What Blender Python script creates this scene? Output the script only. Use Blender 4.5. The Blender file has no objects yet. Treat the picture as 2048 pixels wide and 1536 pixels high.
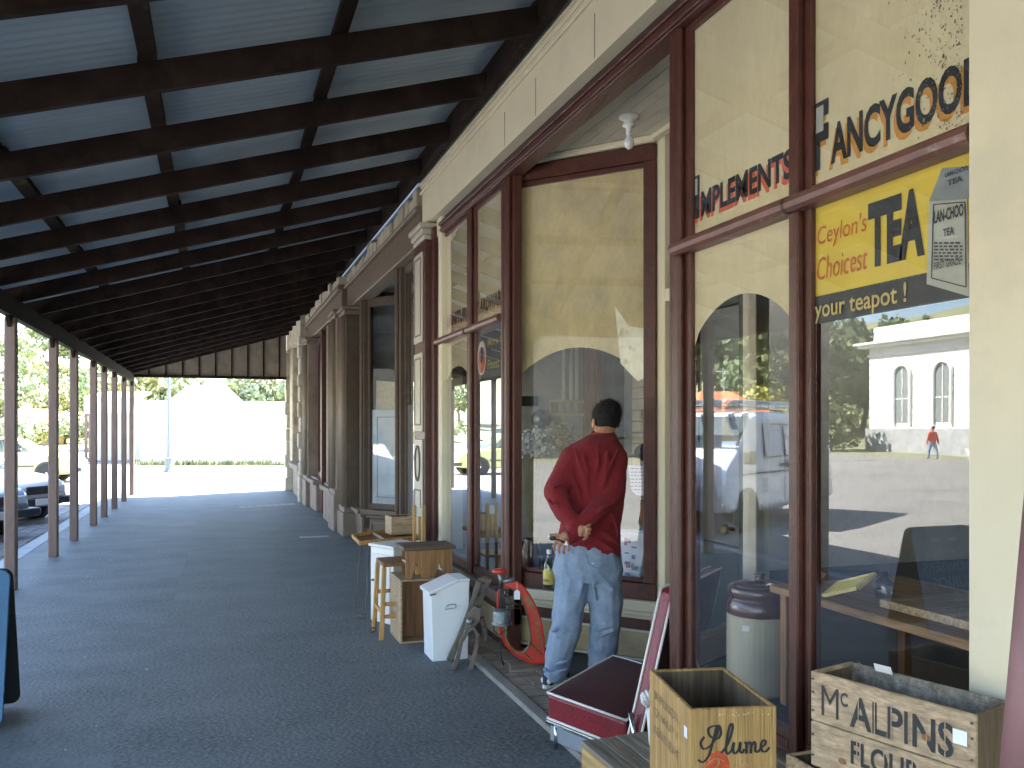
import bpy, math, random
from mathutils import Vector, Matrix, noise
random.seed(7)
sc = bpy.context.scene
R_ = math.radians
# ------------------------------------------------------------ camera, sky, sun, exposure
F = 1750.0; XV = 435.0; YV = 855.0                 # focal length and vanishing point in photograph pixels
PSI = math.atan((1024-XV)/F); CO, SI = math.cos(PSI), math.sin(PSI)
EYE = 1.56
cam_d = bpy.data.cameras.new('camera'); cam = bpy.data.objects.new('camera', cam_d)
sc.collection.objects.link(cam); sc.camera = cam
cam.location = (0, 0, EYE); cam.rotation_euler = (R_(90), 0, -PSI)
cam_d.sensor_width = 36; cam_d.sensor_fit = 'HORIZONTAL'; cam_d.lens = F/2048*36
cam_d.shift_y = (YV-768)/2048; cam_d.clip_start = .05; cam_d.clip_end = 2000
SUN_EL, SUN_AZ = 50, 65                             # azimuth clockwise from the street direction (+Y)
w = bpy.data.worlds.new('World'); sc.world = w; w.use_nodes = True
wn = w.node_tree; bg = wn.nodes['Background']
sky = wn.nodes.new('ShaderNodeTexSky'); sky.sky_type = 'NISHITA'; sky.sun_disc = False
sky.sun_elevation = R_(SUN_EL); sky.sun_rotation = R_(SUN_AZ)
wn.links.new(sky.outputs[0], bg.inputs[0]); bg.inputs[1].default_value = .09
sd = bpy.data.lights.new('sun', 'SUN'); sd.energy = 5.0; sd.angle = R_(.5); sd.color = (1, .93, .80)
sun = bpy.data.objects.new('sun', sd); sc.collection.objects.link(sun)
sv = Vector((math.cos(R_(SUN_EL))*math.sin(R_(SUN_AZ)), math.cos(R_(SUN_EL))*math.cos(R_(SUN_AZ)), math.sin(R_(SUN_EL))))
sun.rotation_euler = sv.to_track_quat('Z', 'Y').to_euler(); sun.location = (20, 10, 30)
sc.view_settings.view_transform = 'Standard'; sc.view_settings.look = 'None'
sc.view_settings.exposure = 3.75; sc.view_settings.gamma = 1
sc.cycles.max_bounces = 10; sc.cycles.transparent_max_bounces = 16; sc.cycles.glossy_bounces = 5
sc.cycles.sample_clamp_indirect = 8

# ------------------------------------------------------------ where a point of the street lies
def ray(x, y):
    a = (x-1024)/F; b = (YV-y)/F
    return Vector((a*CO+SI, -a*SI+CO, b))           # X = across the street (shops +), Y = along it
O = Vector((0, 0, EYE))
def PR(x, y, r): v = ray(x, y); return O+v*(r/v.x)
def PZ(x, y, z=0.0): v = ray(x, y); return O+v*((z-EYE)/v.z)
def PY(x, y, s): v = ray(x, y); return O+v*(s/v.y)
def PD(x, y, d): return O+ray(x, y)*d
G = 1.943                                           # plane of the shop glass

# ------------------------------------------------------------ mesh helpers
class MB:
    def __init__(s): s.v = []; s.f = []
    def add(s, vs, fs):
        n = len(s.v); s.v += [Vector(p) for p in vs]; s.f += [tuple(i+n for i in f) for f in fs]; return s
    def box(s, x0, x1, y0, y1, z0, z1):
        x0, x1 = min(x0, x1), max(x0, x1); y0, y1 = min(y0, y1), max(y0, y1); z0, z1 = min(z0, z1), max(z0, z1)
        return s.add([(x0,y0,z0),(x1,y0,z0),(x1,y1,z0),(x0,y1,z0),(x0,y0,z1),(x1,y0,z1),(x1,y1,z1),(x0,y1,z1)],
                     [(0,3,2,1),(4,5,6,7),(0,1,5,4),(1,2,6,5),(2,3,7,6),(3,0,4,7)])
    def obox(s, o, ux, uy, uz):                     # oriented box from corner and three edge vectors
        o, ux, uy, uz = map(Vector, (o, ux, uy, uz))
        if ux.cross(uy).dot(uz) < 0: ux, uy = uy, ux
        p = [o, o+ux, o+ux+uy, o+uy]; p += [q+uz for q in p]
        return s.add(p, [(0,3,2,1),(4,5,6,7),(0,1,5,4),(1,2,6,5),(2,3,7,6),(3,0,4,7)])
    def bar(s, a, b, w, h, up=(0,0,1)):             # bar of section w x h along a-b
        a, b = Vector(a), Vector(b); t = (b-a).normalized(); u = Vector(up)
        if abs(t.dot(u)) > .95: u = Vector((1, 0, 0)) if abs(t.x) < .9 else Vector((0, 1, 0))
        x = t.cross(u).normalized(); y = x.cross(t).normalized()
        return s.obox(a-x*w/2-y*h/2, x*w, y*h, b-a)
    def tube(s, pts, r, n=8, close=True):
        pts = [Vector(p) for p in pts]; m = len(pts); rs = r if isinstance(r, (list, tuple)) else [r]*m
        base = len(s.v); prev = None
        for i, p in enumerate(pts):
            t = (pts[min(i+1, m-1)]-pts[max(i-1, 0)]).normalized()
            if prev is None:
                u = Vector((0, 0, 1)) if abs(t.z) < .9 else Vector((1, 0, 0)); x = t.cross(u).normalized()
            else: x = (prev-t*prev.dot(t)).normalized()
            prev = x; y = t.cross(x)
            for k in range(n):
                a = 2*math.pi*k/n; s.v.append(p+(x*math.cos(a)+y*math.sin(a))*rs[i])
        for i in range(m-1):
            for k in range(n):
                a = base+i*n+k; b = base+i*n+(k+1) % n; s.f.append((a, b, b+n, a+n))
        if close:
            s.f.append(tuple(base+k for k in reversed(range(n)))); s.f.append(tuple(base+(m-1)*n+k for k in range(n)))
        return s
    def lathe(s, c, prof, n=24, axis='Z'):           # prof: (radius, height)
        c = Vector(c); base = len(s.v); m = len(prof)
        for r, h in prof:
            for k in range(n):
                a = 2*math.pi*k/n; x, y = r*math.cos(a), r*math.sin(a)
                s.v.append(c+(Vector((x, y, h)) if axis == 'Z' else Vector((h, x, y)) if axis == 'X' else Vector((y, h, x))))
        for i in range(m-1):
            for k in range(n):
                a = base+i*n+k; b = base+i*n+(k+1) % n; s.f.append((a, b, b+n, a+n))
        s.f.append(tuple(base+k for k in reversed(range(n)))); s.f.append(tuple(base+(m-1)*n+k for k in range(n)))
        return s
    def prism(s, poly, vec):                         # planar outline swept along vec
        poly = [Vector(p) for p in poly]; vec = Vector(vec); n = len(poly)
        nm = Vector((0, 0, 0))
        for i in range(n): nm += poly[i].cross(poly[(i+1) % n])
        if nm.dot(vec) > 0: poly.reverse()
        return s.add(poly+[p+vec for p in poly],
                     [tuple(range(n)), tuple(reversed(range(n, 2*n)))]+[(i, i+n, (i+1) % n+n, (i+1) % n) for i in range(n)])
    def loft(s, rings):
        m = len(rings); n = len(rings[0]); base = len(s.v)
        for r in rings: s.v += [Vector(p) for p in r]
        for i in range(m-1):
            for k in range(n):
                a = base+i*n+k; b = base+i*n+(k+1) % n; s.f.append((a, b, b+n, a+n))
        s.f.append(tuple(base+k for k in reversed(range(n)))); s.f.append(tuple(base+(m-1)*n+k for k in range(n)))
        return s
    def ell(s, c, rad, ax=None, n=16, m=10):
        c = Vector(c); rad = (rad,)*3 if isinstance(rad, (int, float)) else rad
        ax = ax or (Vector((1,0,0)), Vector((0,1,0)), Vector((0,0,1)))
        rings = []
        for i in range(m+1):
            t = math.pi*(i+.02)/(m+.04); rr = math.sin(t); h = -math.cos(t)
            rings.append([c+ax[0]*rad[0]*rr*math.cos(2*math.pi*k/n)+ax[1]*rad[1]*rr*math.sin(2*math.pi*k/n)+ax[2]*rad[2]*h for k in range(n)])
        return s.loft(rings)
    def cap(s, a, b, ra, rb, n=12):
        a, b = Vector(a), Vector(b); t = (b-a); L = t.length; t.normalize()
        u = Vector((0, 0, 1)) if abs(t.z) < .9 else Vector((1, 0, 0)); x = t.cross(u).normalized(); y = t.cross(x)
        rings = []
        for i in range(5):
            q = math.pi/2*(i/4); rr = max(ra*math.sin(q), ra*.03); rings.append((a-t*ra*math.cos(q), rr))
        for i in range(5):
            q = math.pi/2*(i/4); rr = max(rb*math.cos(q), rb*.03); rings.append((b+t*rb*math.sin(q), rr))
        return s.loft([[c+(x*math.cos(2*math.pi*k/n)+y*math.sin(2*math.pi*k/n))*r for k in range(n)] for c, r in rings])
    def quad(s, a, b, c, d): return s.add([a, b, c, d], [(0, 1, 2, 3)])

XF = {}                                              # things' own transforms
def link(o): sc.collection.objects.link(o)
def props(o, label=None, cat=None, group=None, kind=None):
    if label: o['label'] = label
    if cat: o['category'] = cat
    if group: o['group'] = group
    if kind: o['kind'] = kind
    return o
def thing(name, label, cat, loc=(0,0,0), rotz=0.0, group=None):
    o = bpy.data.objects.new(name, None); link(o); o.empty_display_size = .1
    o.location = loc; o.rotation_euler = (0, 0, rotz)
    XF[o.name] = Matrix.Translation(Vector(loc)) @ Matrix.Rotation(rotz, 4, 'Z')
    return props(o, label, cat, group)
def root_of(o):
    while o.parent: o = o.parent
    return o
def build(mb, name, m, parent=None, world=True, bevel=0, smooth=False, label=None, sub=0, seg=1):
    me = bpy.data.meshes.new(name); vs = mb.v
    if parent is not None and world:
        inv = XF.get(root_of(parent).name, Matrix.Identity(4)).inverted(); vs = [inv @ p for p in vs]
    me.from_pydata([tuple(p) for p in vs], [], mb.f); me.update()
    if m: me.materials.append(m)
    o = bpy.data.objects.new(name, me); link(o)
    if parent is not None: o.parent = parent
    if bevel:
        b = o.modifiers.new('bevel', 'BEVEL'); b.width = bevel; b.segments = seg; b.limit_method = 'ANGLE'; b.angle_limit = R_(40)
    if sub:
        b = o.modifiers.new('sub', 'SUBSURF'); b.levels = sub; b.render_levels = sub
    if smooth: me.shade_smooth()
    if label: o['label'] = label
    return o
def solo(mb, name, m, label, cat, group=None, kind=None, **k):
    """a thing that is one mesh: origin moved to its base"""
    xs = [p.x for p in mb.v]; ys = [p.y for p in mb.v]; zs = [p.z for p in mb.v]
    c = Vector(((min(xs)+max(xs))/2, (min(ys)+max(ys))/2, min(zs)))
    mb.v = [p-c for p in mb.v]
    o = build(mb, name, m, None, False, **k); o.location = c
    return props(o, label, cat, group, kind)
def struct(mb, name, m, **k):
    o = build(mb, name, m, None, False, **k); o['kind'] = 'structure'; return o
def copy_tree(o, parent=None):
    c = o.copy(); link(c); c.parent = parent
    if parent is None and o.name in XF: XF[c.name] = XF[o.name].copy()
    for ch in list(o.children): copy_tree(ch, c)
    return c
def remeshed(mb, name, m, parent, vox=.008, smooth_it=6, disp=0, dscale=.1, label=None, fac=.5):
    """one continuous skin over overlapping volumes"""
    me = bpy.data.meshes.new('tmp'); me.from_pydata([tuple(p) for p in mb.v], [], mb.f); me.update()
    o = bpy.data.objects.new('tmp', me); link(o)
    r = o.modifiers.new('r', 'REMESH'); r.mode = 'VOXEL'; r.voxel_size = vox; r.adaptivity = 0
    s = o.modifiers.new('s', 'SMOOTH'); s.factor = fac; s.iterations = smooth_it
    dg = bpy.context.evaluated_depsgraph_get(); dg.update()
    ev = o.evaluated_get(dg); em = ev.to_mesh()
    vs = [v.co.copy() for v in em.vertices]; ns = [v.normal.copy() for v in em.vertices]
    fs = [tuple(p.vertices) for p in em.polygons]; ev.to_mesh_clear()
    bpy.data.objects.remove(o); bpy.data.meshes.remove(me)
    if disp: vs = [v+n*disp*noise.fractal(v/dscale, 1., 2., 3) for v, n in zip(vs, ns)]
    q = MB(); q.v = vs; q.f = fs
    return build(q, name, m, parent, True, smooth=True, label=label)
_tc = {}
def text_geo(t, bold=.0):
    k = (t, bold)
    if k not in _tc:
        cu = bpy.data.curves.new('t', 'FONT'); cu.body = t; cu.size = 1; cu.offset = bold; cu.resolution_u = 4
        o = bpy.data.objects.new('t', cu); link(o)
        dg = bpy.context.evaluated_depsgraph_get(); dg.update(); em = o.evaluated_get(dg).to_mesh()
        _tc[k] = ([v.co.copy() for v in em.vertices], [tuple(p.vertices) for p in em.polygons])
        o.evaluated_get(dg).to_mesh_clear(); bpy.data.objects.remove(o)
    return _tc[k]
def letters(mb, t, o, ux, uy, width, height, bold=.02, shear=0):
    """letters fitted in a box width x height whose lower left corner is o"""
    vs, fs = text_geo(t, bold)
    x0 = min(v.x for v in vs); x1 = max(v.x for v in vs); y0 = min(v.y for v in vs); y1 = max(v.y for v in vs)
    o, ux, uy = Vector(o), Vector(ux).normalized(), Vector(uy).normalized()
    return mb.add([o+ux*((v.x-x0)/(x1-x0)*width+shear*(v.y-y0)/(y1-y0)*height)+uy*((v.y-y0)/(y1-y0)*height) for v in vs], fs)

# ------------------------------------------------------------ materials
def mat(name, col, rough=.6, var=.12, scale=6, bump=.15, bscale=60, metal=0, col2=None, amount=.5, s2=3, soft=.12, stretch=(1,1,1), spec=.5, coat=0, sheen=0, wave=None):
    m = bpy.data.materials.new(name); m.use_nodes = True; nt = m.node_tree; N, L = nt.nodes, nt.links
    b = N['Principled BSDF']; b.inputs['Roughness'].default_value = rough; b.inputs['Metallic'].default_value = metal
    b.inputs['Specular IOR Level'].default_value = spec; b.inputs['Coat Weight'].default_value = coat
    if sheen: b.inputs['Sheen Weight'].default_value = sheen; b.inputs['Sheen Roughness'].default_value = .6
    tc = N.new('ShaderNodeTexCoord'); mp = N.new('ShaderNodeMapping'); L.new(tc.outputs['Object'], mp.inputs[0]); mp.inputs['Scale'].default_value = stretch
    n1 = N.new('ShaderNodeTexNoise'); n1.inputs['Scale'].default_value = scale; n1.inputs['Detail'].default_value = 6; n1.inputs['Roughness'].default_value = .6
    L.new(mp.outputs[0], n1.inputs['Vector'])
    r1 = N.new('ShaderNodeValToRGB'); r1.color_ramp.elements[0].position = .3; r1.color_ramp.elements[1].position = .7
    r1.color_ramp.elements[0].color = tuple(c*(1-var) for c in col)+(1,); r1.color_ramp.elements[1].color = tuple(min(1, c*(1+var)) for c in col)+(1,)
    L.new(n1.outputs[0], r1.inputs[0]); out = r1.outputs[0]
    if col2:
        n2 = N.new('ShaderNodeTexNoise'); n2.inputs['Scale'].default_value = s2; n2.inputs['Detail'].default_value = 8; n2.inputs['Roughness'].default_value = .68
        L.new(mp.outputs[0], n2.inputs['Vector'])
        r2 = N.new('ShaderNodeValToRGB'); r2.color_ramp.elements[0].position = 1-amount-soft; r2.color_ramp.elements[1].position = 1-amount+soft
        r2.color_ramp.elements[0].color = (0,0,0,1); r2.color_ramp.elements[1].color = (1,1,1,1)
        L.new(n2.outputs[0], r2.inputs[0])
        mx = N.new('ShaderNodeMix'); mx.data_type = 'RGBA'; L.new(r2.outputs[0], mx.inputs[0]); L.new(out, mx.inputs[6]); mx.inputs[7].default_value = tuple(col2)+(1,)
        out = mx.outputs[2]
    L.new(out, b.inputs['Base Color'])
    if bump:
        n3 = N.new('ShaderNodeTexNoise'); n3.inputs['Scale'].default_value = bscale; n3.inputs['Detail'].default_value = 4
        L.new(mp.outputs[0], n3.inputs['Vector'])
        bp = N.new('ShaderNodeBump'); bp.inputs['Strength'].default_value = bump; bp.inputs['Distance'].default_value = .01
        L.new(n3.outputs[0], bp.inputs['Height']); L.new(bp.outputs[0], b.inputs['Normal'])
    return m
def wood(name, col, dark=None, along='X', rough=.65, worn=None, amount=.4):
    st = {'X': (.9, 20, 20), 'Y': (20, .9, 20), 'Z': (20, 20, .9)}[along]
    return mat(name, col, rough, .42, 3.6, .5, 9, stretch=st, col2=dark or tuple(c*.45 for c in col), amount=amount, s2=2.0, soft=.13)
def glass(name, tint=(1,1,1), k=2.4, rough=.0):
    """window glass: clear, mirroring more towards grazing angles on both of its faces"""
    m = bpy.data.materials.new(name); m.use_nodes = True; N, L = m.node_tree.nodes, m.node_tree.links; N.clear()
    out = N.new('ShaderNodeOutputMaterial'); mix = N.new('ShaderNodeMixShader'); tr = N.new('ShaderNodeBsdfTransparent'); gl = N.new('ShaderNodeBsdfGlossy')
    tr.inputs[0].default_value = tuple(tint)+(1,); gl.inputs['Roughness'].default_value = rough; gl.inputs['Color'].default_value = (.95,.97,1,1)
    ge = N.new('ShaderNodeNewGeometry'); dt = N.new('ShaderNodeVectorMath'); dt.operation = 'DOT_PRODUCT'; L.new(ge.outputs['Normal'], dt.inputs[0]); L.new(ge.outputs['Incoming'], dt.inputs[1])
    def mth(op, x, y):
        q = N.new('ShaderNodeMath'); q.operation = op
        for i, v in enumerate((x, y)):
            if v is None: continue
            if isinstance(v, (int, float)): q.inputs[i].default_value = v
            else: L.new(v, q.inputs[i])
        return q.outputs[0]
    fr = mth('ADD', mth('MULTIPLY', mth('POWER', mth('SUBTRACT', 1.0, mth('ABSOLUTE', dt.outputs['Value'], None)), 5), .955), .043)
    mu = N.new('ShaderNodeMath'); mu.operation = 'MULTIPLY'; mu.use_clamp = True; mu.inputs[1].default_value = k
    nz = N.new('ShaderNodeTexNoise'); nz.inputs['Scale'].default_value = 1.1; bp = N.new('ShaderNodeBump'); bp.inputs['Strength'].default_value = .02; bp.inputs['Distance'].default_value = .02
    tc = N.new('ShaderNodeTexCoord'); L.new(tc.outputs['Object'], nz.inputs['Vector']); L.new(nz.outputs[0], bp.inputs['Height']); L.new(bp.outputs[0], gl.inputs['Normal'])
    L.new(fr, mu.inputs[0]); L.new(mu.outputs[0], mix.inputs[0]); L.new(tr.outputs[0], mix.inputs[1]); L.new(gl.outputs[0], mix.inputs[2]); L.new(mix.outputs[0], out.inputs[0])
    return m
M = {}
M['asphalt'] = mat('footpath_asphalt', (.092,.104,.106), .64, .6, 34, 1.0, 48, col2=(.175,.188,.188), amount=.45, s2=1.6, soft=.22, stretch=(.8,1.3,1))
M['asphalt2'] = mat('relaid_asphalt', (.108,.118,.117), .66, .6, 36, 1.0, 50, col2=(.175,.185,.182), amount=.43, s2=1.4, soft=.22, stretch=(.8,1.3,1))
M['eave'] = mat('black_brown_beam', (.009,.006,.005), .8, .3, 4, .3, 25, spec=.1)
M['road'] = mat('road_asphalt', (.19,.187,.18), .9, .2, .5, .6, 90, col2=(.25,.243,.23), amount=.45, s2=.3, soft=.2)
M['kerb'] = mat('kerb_stone', (.40,.42,.42), .8, .15, 5, .4, 40)
M['slab'] = mat('paving_slab', (.42,.41,.37), .8, .15, 6, .4, 50, col2=(.2,.19,.17), amount=.35)
M['setts'] = mat('gutter_setts', (.17,.175,.18), .8, .3, 5, .8, 22)
M['grass'] = mat('dry_grass', (.17,.19,.10), .9, .4, .25, .5, 10, col2=(.25,.24,.13), amount=.45, s2=.08, soft=.2)
M['maroon'] = mat('maroon_paint', (.078,.023,.015), .42, .25, 9, .3, 40, col2=(.16,.085,.068), amount=.30, s2=7, soft=.06, stretch=(2,2,1))
M['rail'] = mat('faded_maroon_paint', (.15,.066,.052), .45, .25, 12, .3, 40, col2=(.32,.24,.22), amount=.36, s2=14, soft=.05, stretch=(1,.4,1))
M['cream'] = mat('cream_paint', (.66,.585,.42), .6, .05, 3, .12, 30, col2=(.52,.47,.36), amount=.3, s2=2.2, soft=.15)
M['white'] = mat('white_paint', (.74,.73,.69), .5, .05, 4, .1, 30, col2=(.58,.56,.5), amount=.28, s2=5, soft=.08)
M['blind'] = mat('cream_painted_glass', (.66,.58,.37), .55, .05, 40, .15, 90, col2=(.52,.45,.28), amount=.38, s2=2.4, soft=.2, stretch=(1,1,.45))
M['blind2'] = mat('mottled_cream_paint', (.60,.50,.27), .55, .06, 40, .15, 90, col2=(.42,.35,.21), amount=.44, s2=4.5, soft=.13, stretch=(1,1,.7))
M['beam'] = mat('dark_brown_timber', (.020,.012,.010), .8, .35, 4, .4, 25, spec=.12, col2=(.04,.026,.02), amount=.4, s2=5)
M['purlin'] = mat('weathered_purlin', (.035,.023,.017), .8, .4, 5, .4, 25, spec=.12, col2=(.17,.12,.08), amount=.38, s2=4, soft=.1)
M['post'] = mat('brown_painted_post', (.17,.11,.085), .6, .12, 7, .35, 30, col2=(.13,.075,.06), amount=.35, s2=3, stretch=(3,3,.7))
M['iron_sheet'] = mat('galvanised_sheet', (.38,.46,.51), .5, .08, 2, .1, 30, metal=.2, col2=(.28,.34,.38), amount=.45, s2=1.2, soft=.2)
M['valance'] = mat('brown_boarding', (.22,.18,.14), .8, .15, 5, .2, 30)
M['taupe'] = mat('grey_brown_paint', (.125,.085,.055), .6, .14, 5, .25, 30, col2=(.15,.115,.085), amount=.3, s2=6, soft=.1)
M['trimdoor'] = mat('dark_green_door_paint', (.018,.030,.026), .5, .2, 8, .2)
M['umber'] = mat('dark_umber_paint', (.072,.045,.028), .6, .2, 5, .25, 30, col2=(.11,.08,.06), amount=.35, s2=6, soft=.1)
M['taupe2'] = mat('pale_taupe_paint', (.18,.135,.095), .6, .12, 5, .25, 30, col2=(.12,.09,.07), amount=.35, s2=5, soft=.12)
M['pinkstone'] = mat('painted_stone_plinth', (.24,.18,.145), .75, .12, 5, .4, 20, col2=(.17,.12,.095), amount=.4, s2=3)
M['stone'] = mat('rough_sandstone', (.46,.40,.30), .9, .25, 4, 1.0, 14, col2=(.28,.23,.17), amount=.42, s2=5)
M['pil'] = mat('aged_cream_gloss', (.46,.42,.34), .5, .08, 5, .1)
M['black'] = mat('black_signwriting', (.018,.022,.024), .5, .3, 30, .0, col2=(.1,.1,.09), amount=.22, s2=18, soft=.04)
M['orange'] = mat('orange_shadow_paint', (.55,.26,.05), .5, .15, 20, 0)
M['redor'] = mat('red_shadow_paint', (.62,.13,.06), .5, .15, 20, 0)
M['redscript'] = mat('red_script_paint', (.52,.11,.03), .5, .3, 30, 0, col2=(.62,.46,.09), amount=.35, s2=25, soft=.05)
M['yellow'] = mat('yellow_sign_paint', (.66,.50,.06), .5, .06, 6, .05)
M['gold'] = mat('gold_letter_paint', (.55,.44,.16), .5, .2, 25, 0, col2=(.1,.11,.1), amount=.3, s2=30, soft=.05)
M['signblack'] = mat('black_sign_paint', (.02,.026,.03), .45, .3, 8, 0, col2=(.05,.055,.06), amount=.4)
M['signblue'] = mat('slate_blue_sign', (.06,.075,.09), .5, .2, 10, 0)
M['packet'] = mat('grey_packet_paint', (.42,.43,.37), .5, .06, 10, 0)
M['packet2'] = mat('packet_shade_paint', (.22,.25,.26), .5, .06, 10, 0)
M['glass'] = glass('window_glass')
M['carglass'] = glass('car_glass', (.35,.4,.42), 2.2)
M['bottle'] = glass('bottle_glass', (.72,.78,.74), 2.0)
M['housewhite0'] = mat('added_shaft_lining', (.8,.8,.78), .8, .03, 2, 0)
M['inner'] = mat('shop_plaster', (.46,.47,.44), .8, .1, 2, .1, 20, col2=(.32,.32,.30), amount=.4)
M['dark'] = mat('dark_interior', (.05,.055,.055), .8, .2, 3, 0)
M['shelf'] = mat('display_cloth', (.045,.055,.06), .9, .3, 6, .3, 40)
M['boards'] = mat('ceiling_boards', (.58,.53,.42), .6, .06, 5, .1, 30, col2=(.45,.4,.3), amount=.35)
M['panel'] = mat('ochre_panel_paint', (.42,.33,.18), .6, .15, 5, .2, 40, col2=(.3,.22,.12), amount=.4, s2=4)
M['crate'] = wood('pine_crate', (.42,.30,.175), (.25,.16,.08), 'X')
M['crateLong'] = wood('stencilled_pine', (.42,.30,.18), (.24,.155,.085), 'Y')
M['crateZ'] = wood('upright_pine', (.44,.265,.09), (.29,.16,.05), 'Z')
M['crateY'] = wood('golden_pine_crate', (.42,.26,.10), (.24,.135,.045), 'X')
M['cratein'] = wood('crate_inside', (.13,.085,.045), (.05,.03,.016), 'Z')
M['oldwood'] = wood('weathered_grey_wood', (.30,.25,.19), (.15,.11,.075), 'X', amount=.46)
M['brownwood'] = wood('brown_stool_wood', (.24,.115,.045), (.13,.06,.025), 'Z')
M['honey'] = wood('honey_wood', (.50,.27,.075), (.3,.14,.035), 'Z', rough=.45)
M['enamel'] = mat('white_enamel', (.80,.81,.82), .28, .03, 5, .05, 20, col2=(.5,.42,.3), amount=.2, s2=9, soft=.02, coat=.3)
M['offwhite'] = mat('chipped_white_paint', (.72,.71,.66), .55, .06, 6, .2, 40, col2=(.42,.35,.25), amount=.3, s2=9, soft=.04)
M['cast'] = mat('rusty_cast_iron', (.11,.10,.085), .62, .3, 12, .6, 50, metal=.35, col2=(.2,.14,.09), amount=.42, s2=8)
M['redpaint'] = mat('red_machine_enamel', (.56,.035,.02), .35, .12, 8, .2, 40, col2=(.16,.10,.04), amount=.27, s2=10, soft=.03)
M['brass'] = mat('worn_edge_metal', (.20,.15,.07), .5, .3, 15, .3, metal=.4)
M['motor'] = mat('grey_motor_metal', (.22,.25,.25), .4, .3, 14, .3, metal=.6)
M['rubber'] = mat('black_rubber', (.018,.02,.02), .55, .2, 10, .1)
M['vinyl'] = mat('maroon_vinyl', (.20,.012,.018), .38, .15, 10, .25, 60, col2=(.10,.01,.012), amount=.4, s2=6)
M['vinyltop'] = mat('dark_maroon_vinyl', (.06,.010,.012), .55, .25, 14, .4, 120)
M['piping'] = mat('cream_piping', (.78,.74,.66), .4, .05, 10, 0)
M['chrome'] = mat('tarnished_chrome', (.6,.62,.63), .22, .1, 10, 0, metal=1)
M['alu'] = mat('grey_metal_plate', (.34,.38,.42), .45, .12, 8, .1, metal=.5, col2=(.2,.18,.15), amount=.25, s2=20, soft=.03)
M['sweater'] = mat('red_wool', (.22,.008,.014), .92, .2, 90, .8, 260, col2=(.30,.014,.022), amount=.42, s2=140, soft=.12, sheen=.05)
M['denim'] = mat('faded_denim', (.19,.26,.37), .9, .2, 130, .5, 300, col2=(.31,.38,.47), amount=.47, s2=6, soft=.16)
M['skin'] = mat('skin', (.47,.23,.13), .5, .08, 12, .08, 80)
M['hair'] = mat('black_hair', (.007,.006,.006), .8, .4, 60, .8, 160)
M['navy'] = mat('navy_suede', (.02,.03,.06), .8, .2, 30, .2)
M['sole'] = mat('white_rubber_sole', (.66,.67,.62), .5, .06, 10, 0)
M['lblue'] = mat('blue_painted_board', (.02,.10,.20), .5, .15, 5, .1, col2=(.03,.13,.25), amount=.4)
M['bdark'] = mat('dark_board_back', (.018,.022,.024), .7, .2, 6, .1)
M['chalk'] = mat('pale_blue_chalk', (.55,.62,.68), .8, .35, 40, 0, col2=(.2,.3,.42), amount=.4, s2=40)
M['crock'] = mat('stoneware_glaze', (.40,.37,.27), .3, .08, 4, .05, coat=.3)
M['crockb'] = mat('brown_salt_glaze', (.075,.035,.028), .25, .2, 6, .05, coat=.4)
M['paper'] = mat('white_paper', (.74,.75,.76), .7, .03, 10, 0)
M['ink'] = mat('blue_ink', (.15,.18,.3), .7, .1, 10, 0)
M['label'] = mat('yellow_bottle_label', (.66,.55,.14), .6, .1, 14, 0)
M['tag'] = mat('white_card', (.8,.8,.8), .6, .02, 10, 0)
M['bulb'] = mat('bulb_glass', (.75,.77,.78), .12, .02, 10, 0, coat=.5)
M['carwhite'] = mat('white_car_paint', (.78,.79,.80), .25, .02, 3, 0, coat=.6)
M['caryellow'] = mat('yellow_car_paint', (.66,.63,.22), .3, .04, 3, 0, coat=.5)
M['carblue'] = mat('pale_blue_car_paint', (.30,.40,.55), .3, .04, 3, 0, coat=.5)
M['tyre'] = mat('tyre_rubber', (.03,.03,.03), .8, .2, 20, .1)
M['trim'] = mat('dark_trim', (.03,.034,.04), .45, .2, 8, 0)
M['lamp'] = mat('headlight_glass', (.62,.66,.70), .15, .05, 10, 0, coat=.6)
M['housewhite'] = mat('white_render', (.80,.79,.76), .7, .04, 1, .05)
M['weather'] = mat('cream_weatherboard', (.74,.70,.60), .7, .05, 1, .05)
M['roofiron'] = mat('pale_roof_iron', (.62,.64,.65), .5, .06, 1, .05)
M['tile'] = mat('orange_roof_tile', (.50,.17,.07), .8, .15, 3, .3, 10)
M['ochre'] = mat('ochre_render', (.55,.38,.16), .8, .1, 2, .1)
M['bluestone'] = mat('grey_plinth_stone', (.40,.41,.43), .85, .2, 2, .6, 6, col2=(.28,.29,.31), amount=.4)
M['leaf'] = mat('dark_leaves', (.085,.125,.045), .7, .4, 1.2, 0)
M['leaf2'] = mat('olive_leaves', (.15,.17,.07), .7, .4, 1.0, 0)
M['leaf3'] = mat('yellow_green_leaves', (.24,.24,.04), .7, .35, 1.0, 0)
M['pale'] = mat('glare_washed_leaves', (.26,.30,.17), .7, .35, 1.0, 0)  # leaf colour lightened to carry the glare on the directly seen trees
M['pale2'] = mat('glare_washed_olive_leaves', (.30,.31,.15), .7, .35, 1.0, 0)
M['bark'] = mat('grey_bark', (.16,.13,.10), .9, .3, 5, .5, 10)
M['pole'] = mat('grey_green_pole_paint', (.16,.20,.22), .5, .1, 4, 0)
M['dried'] = mat('dried_flower_heads', (.74,.75,.73), .8, .25, 20, 0)
M['dried2'] = mat('straw_stems', (.30,.26,.14), .8, .3, 20, 0)

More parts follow.
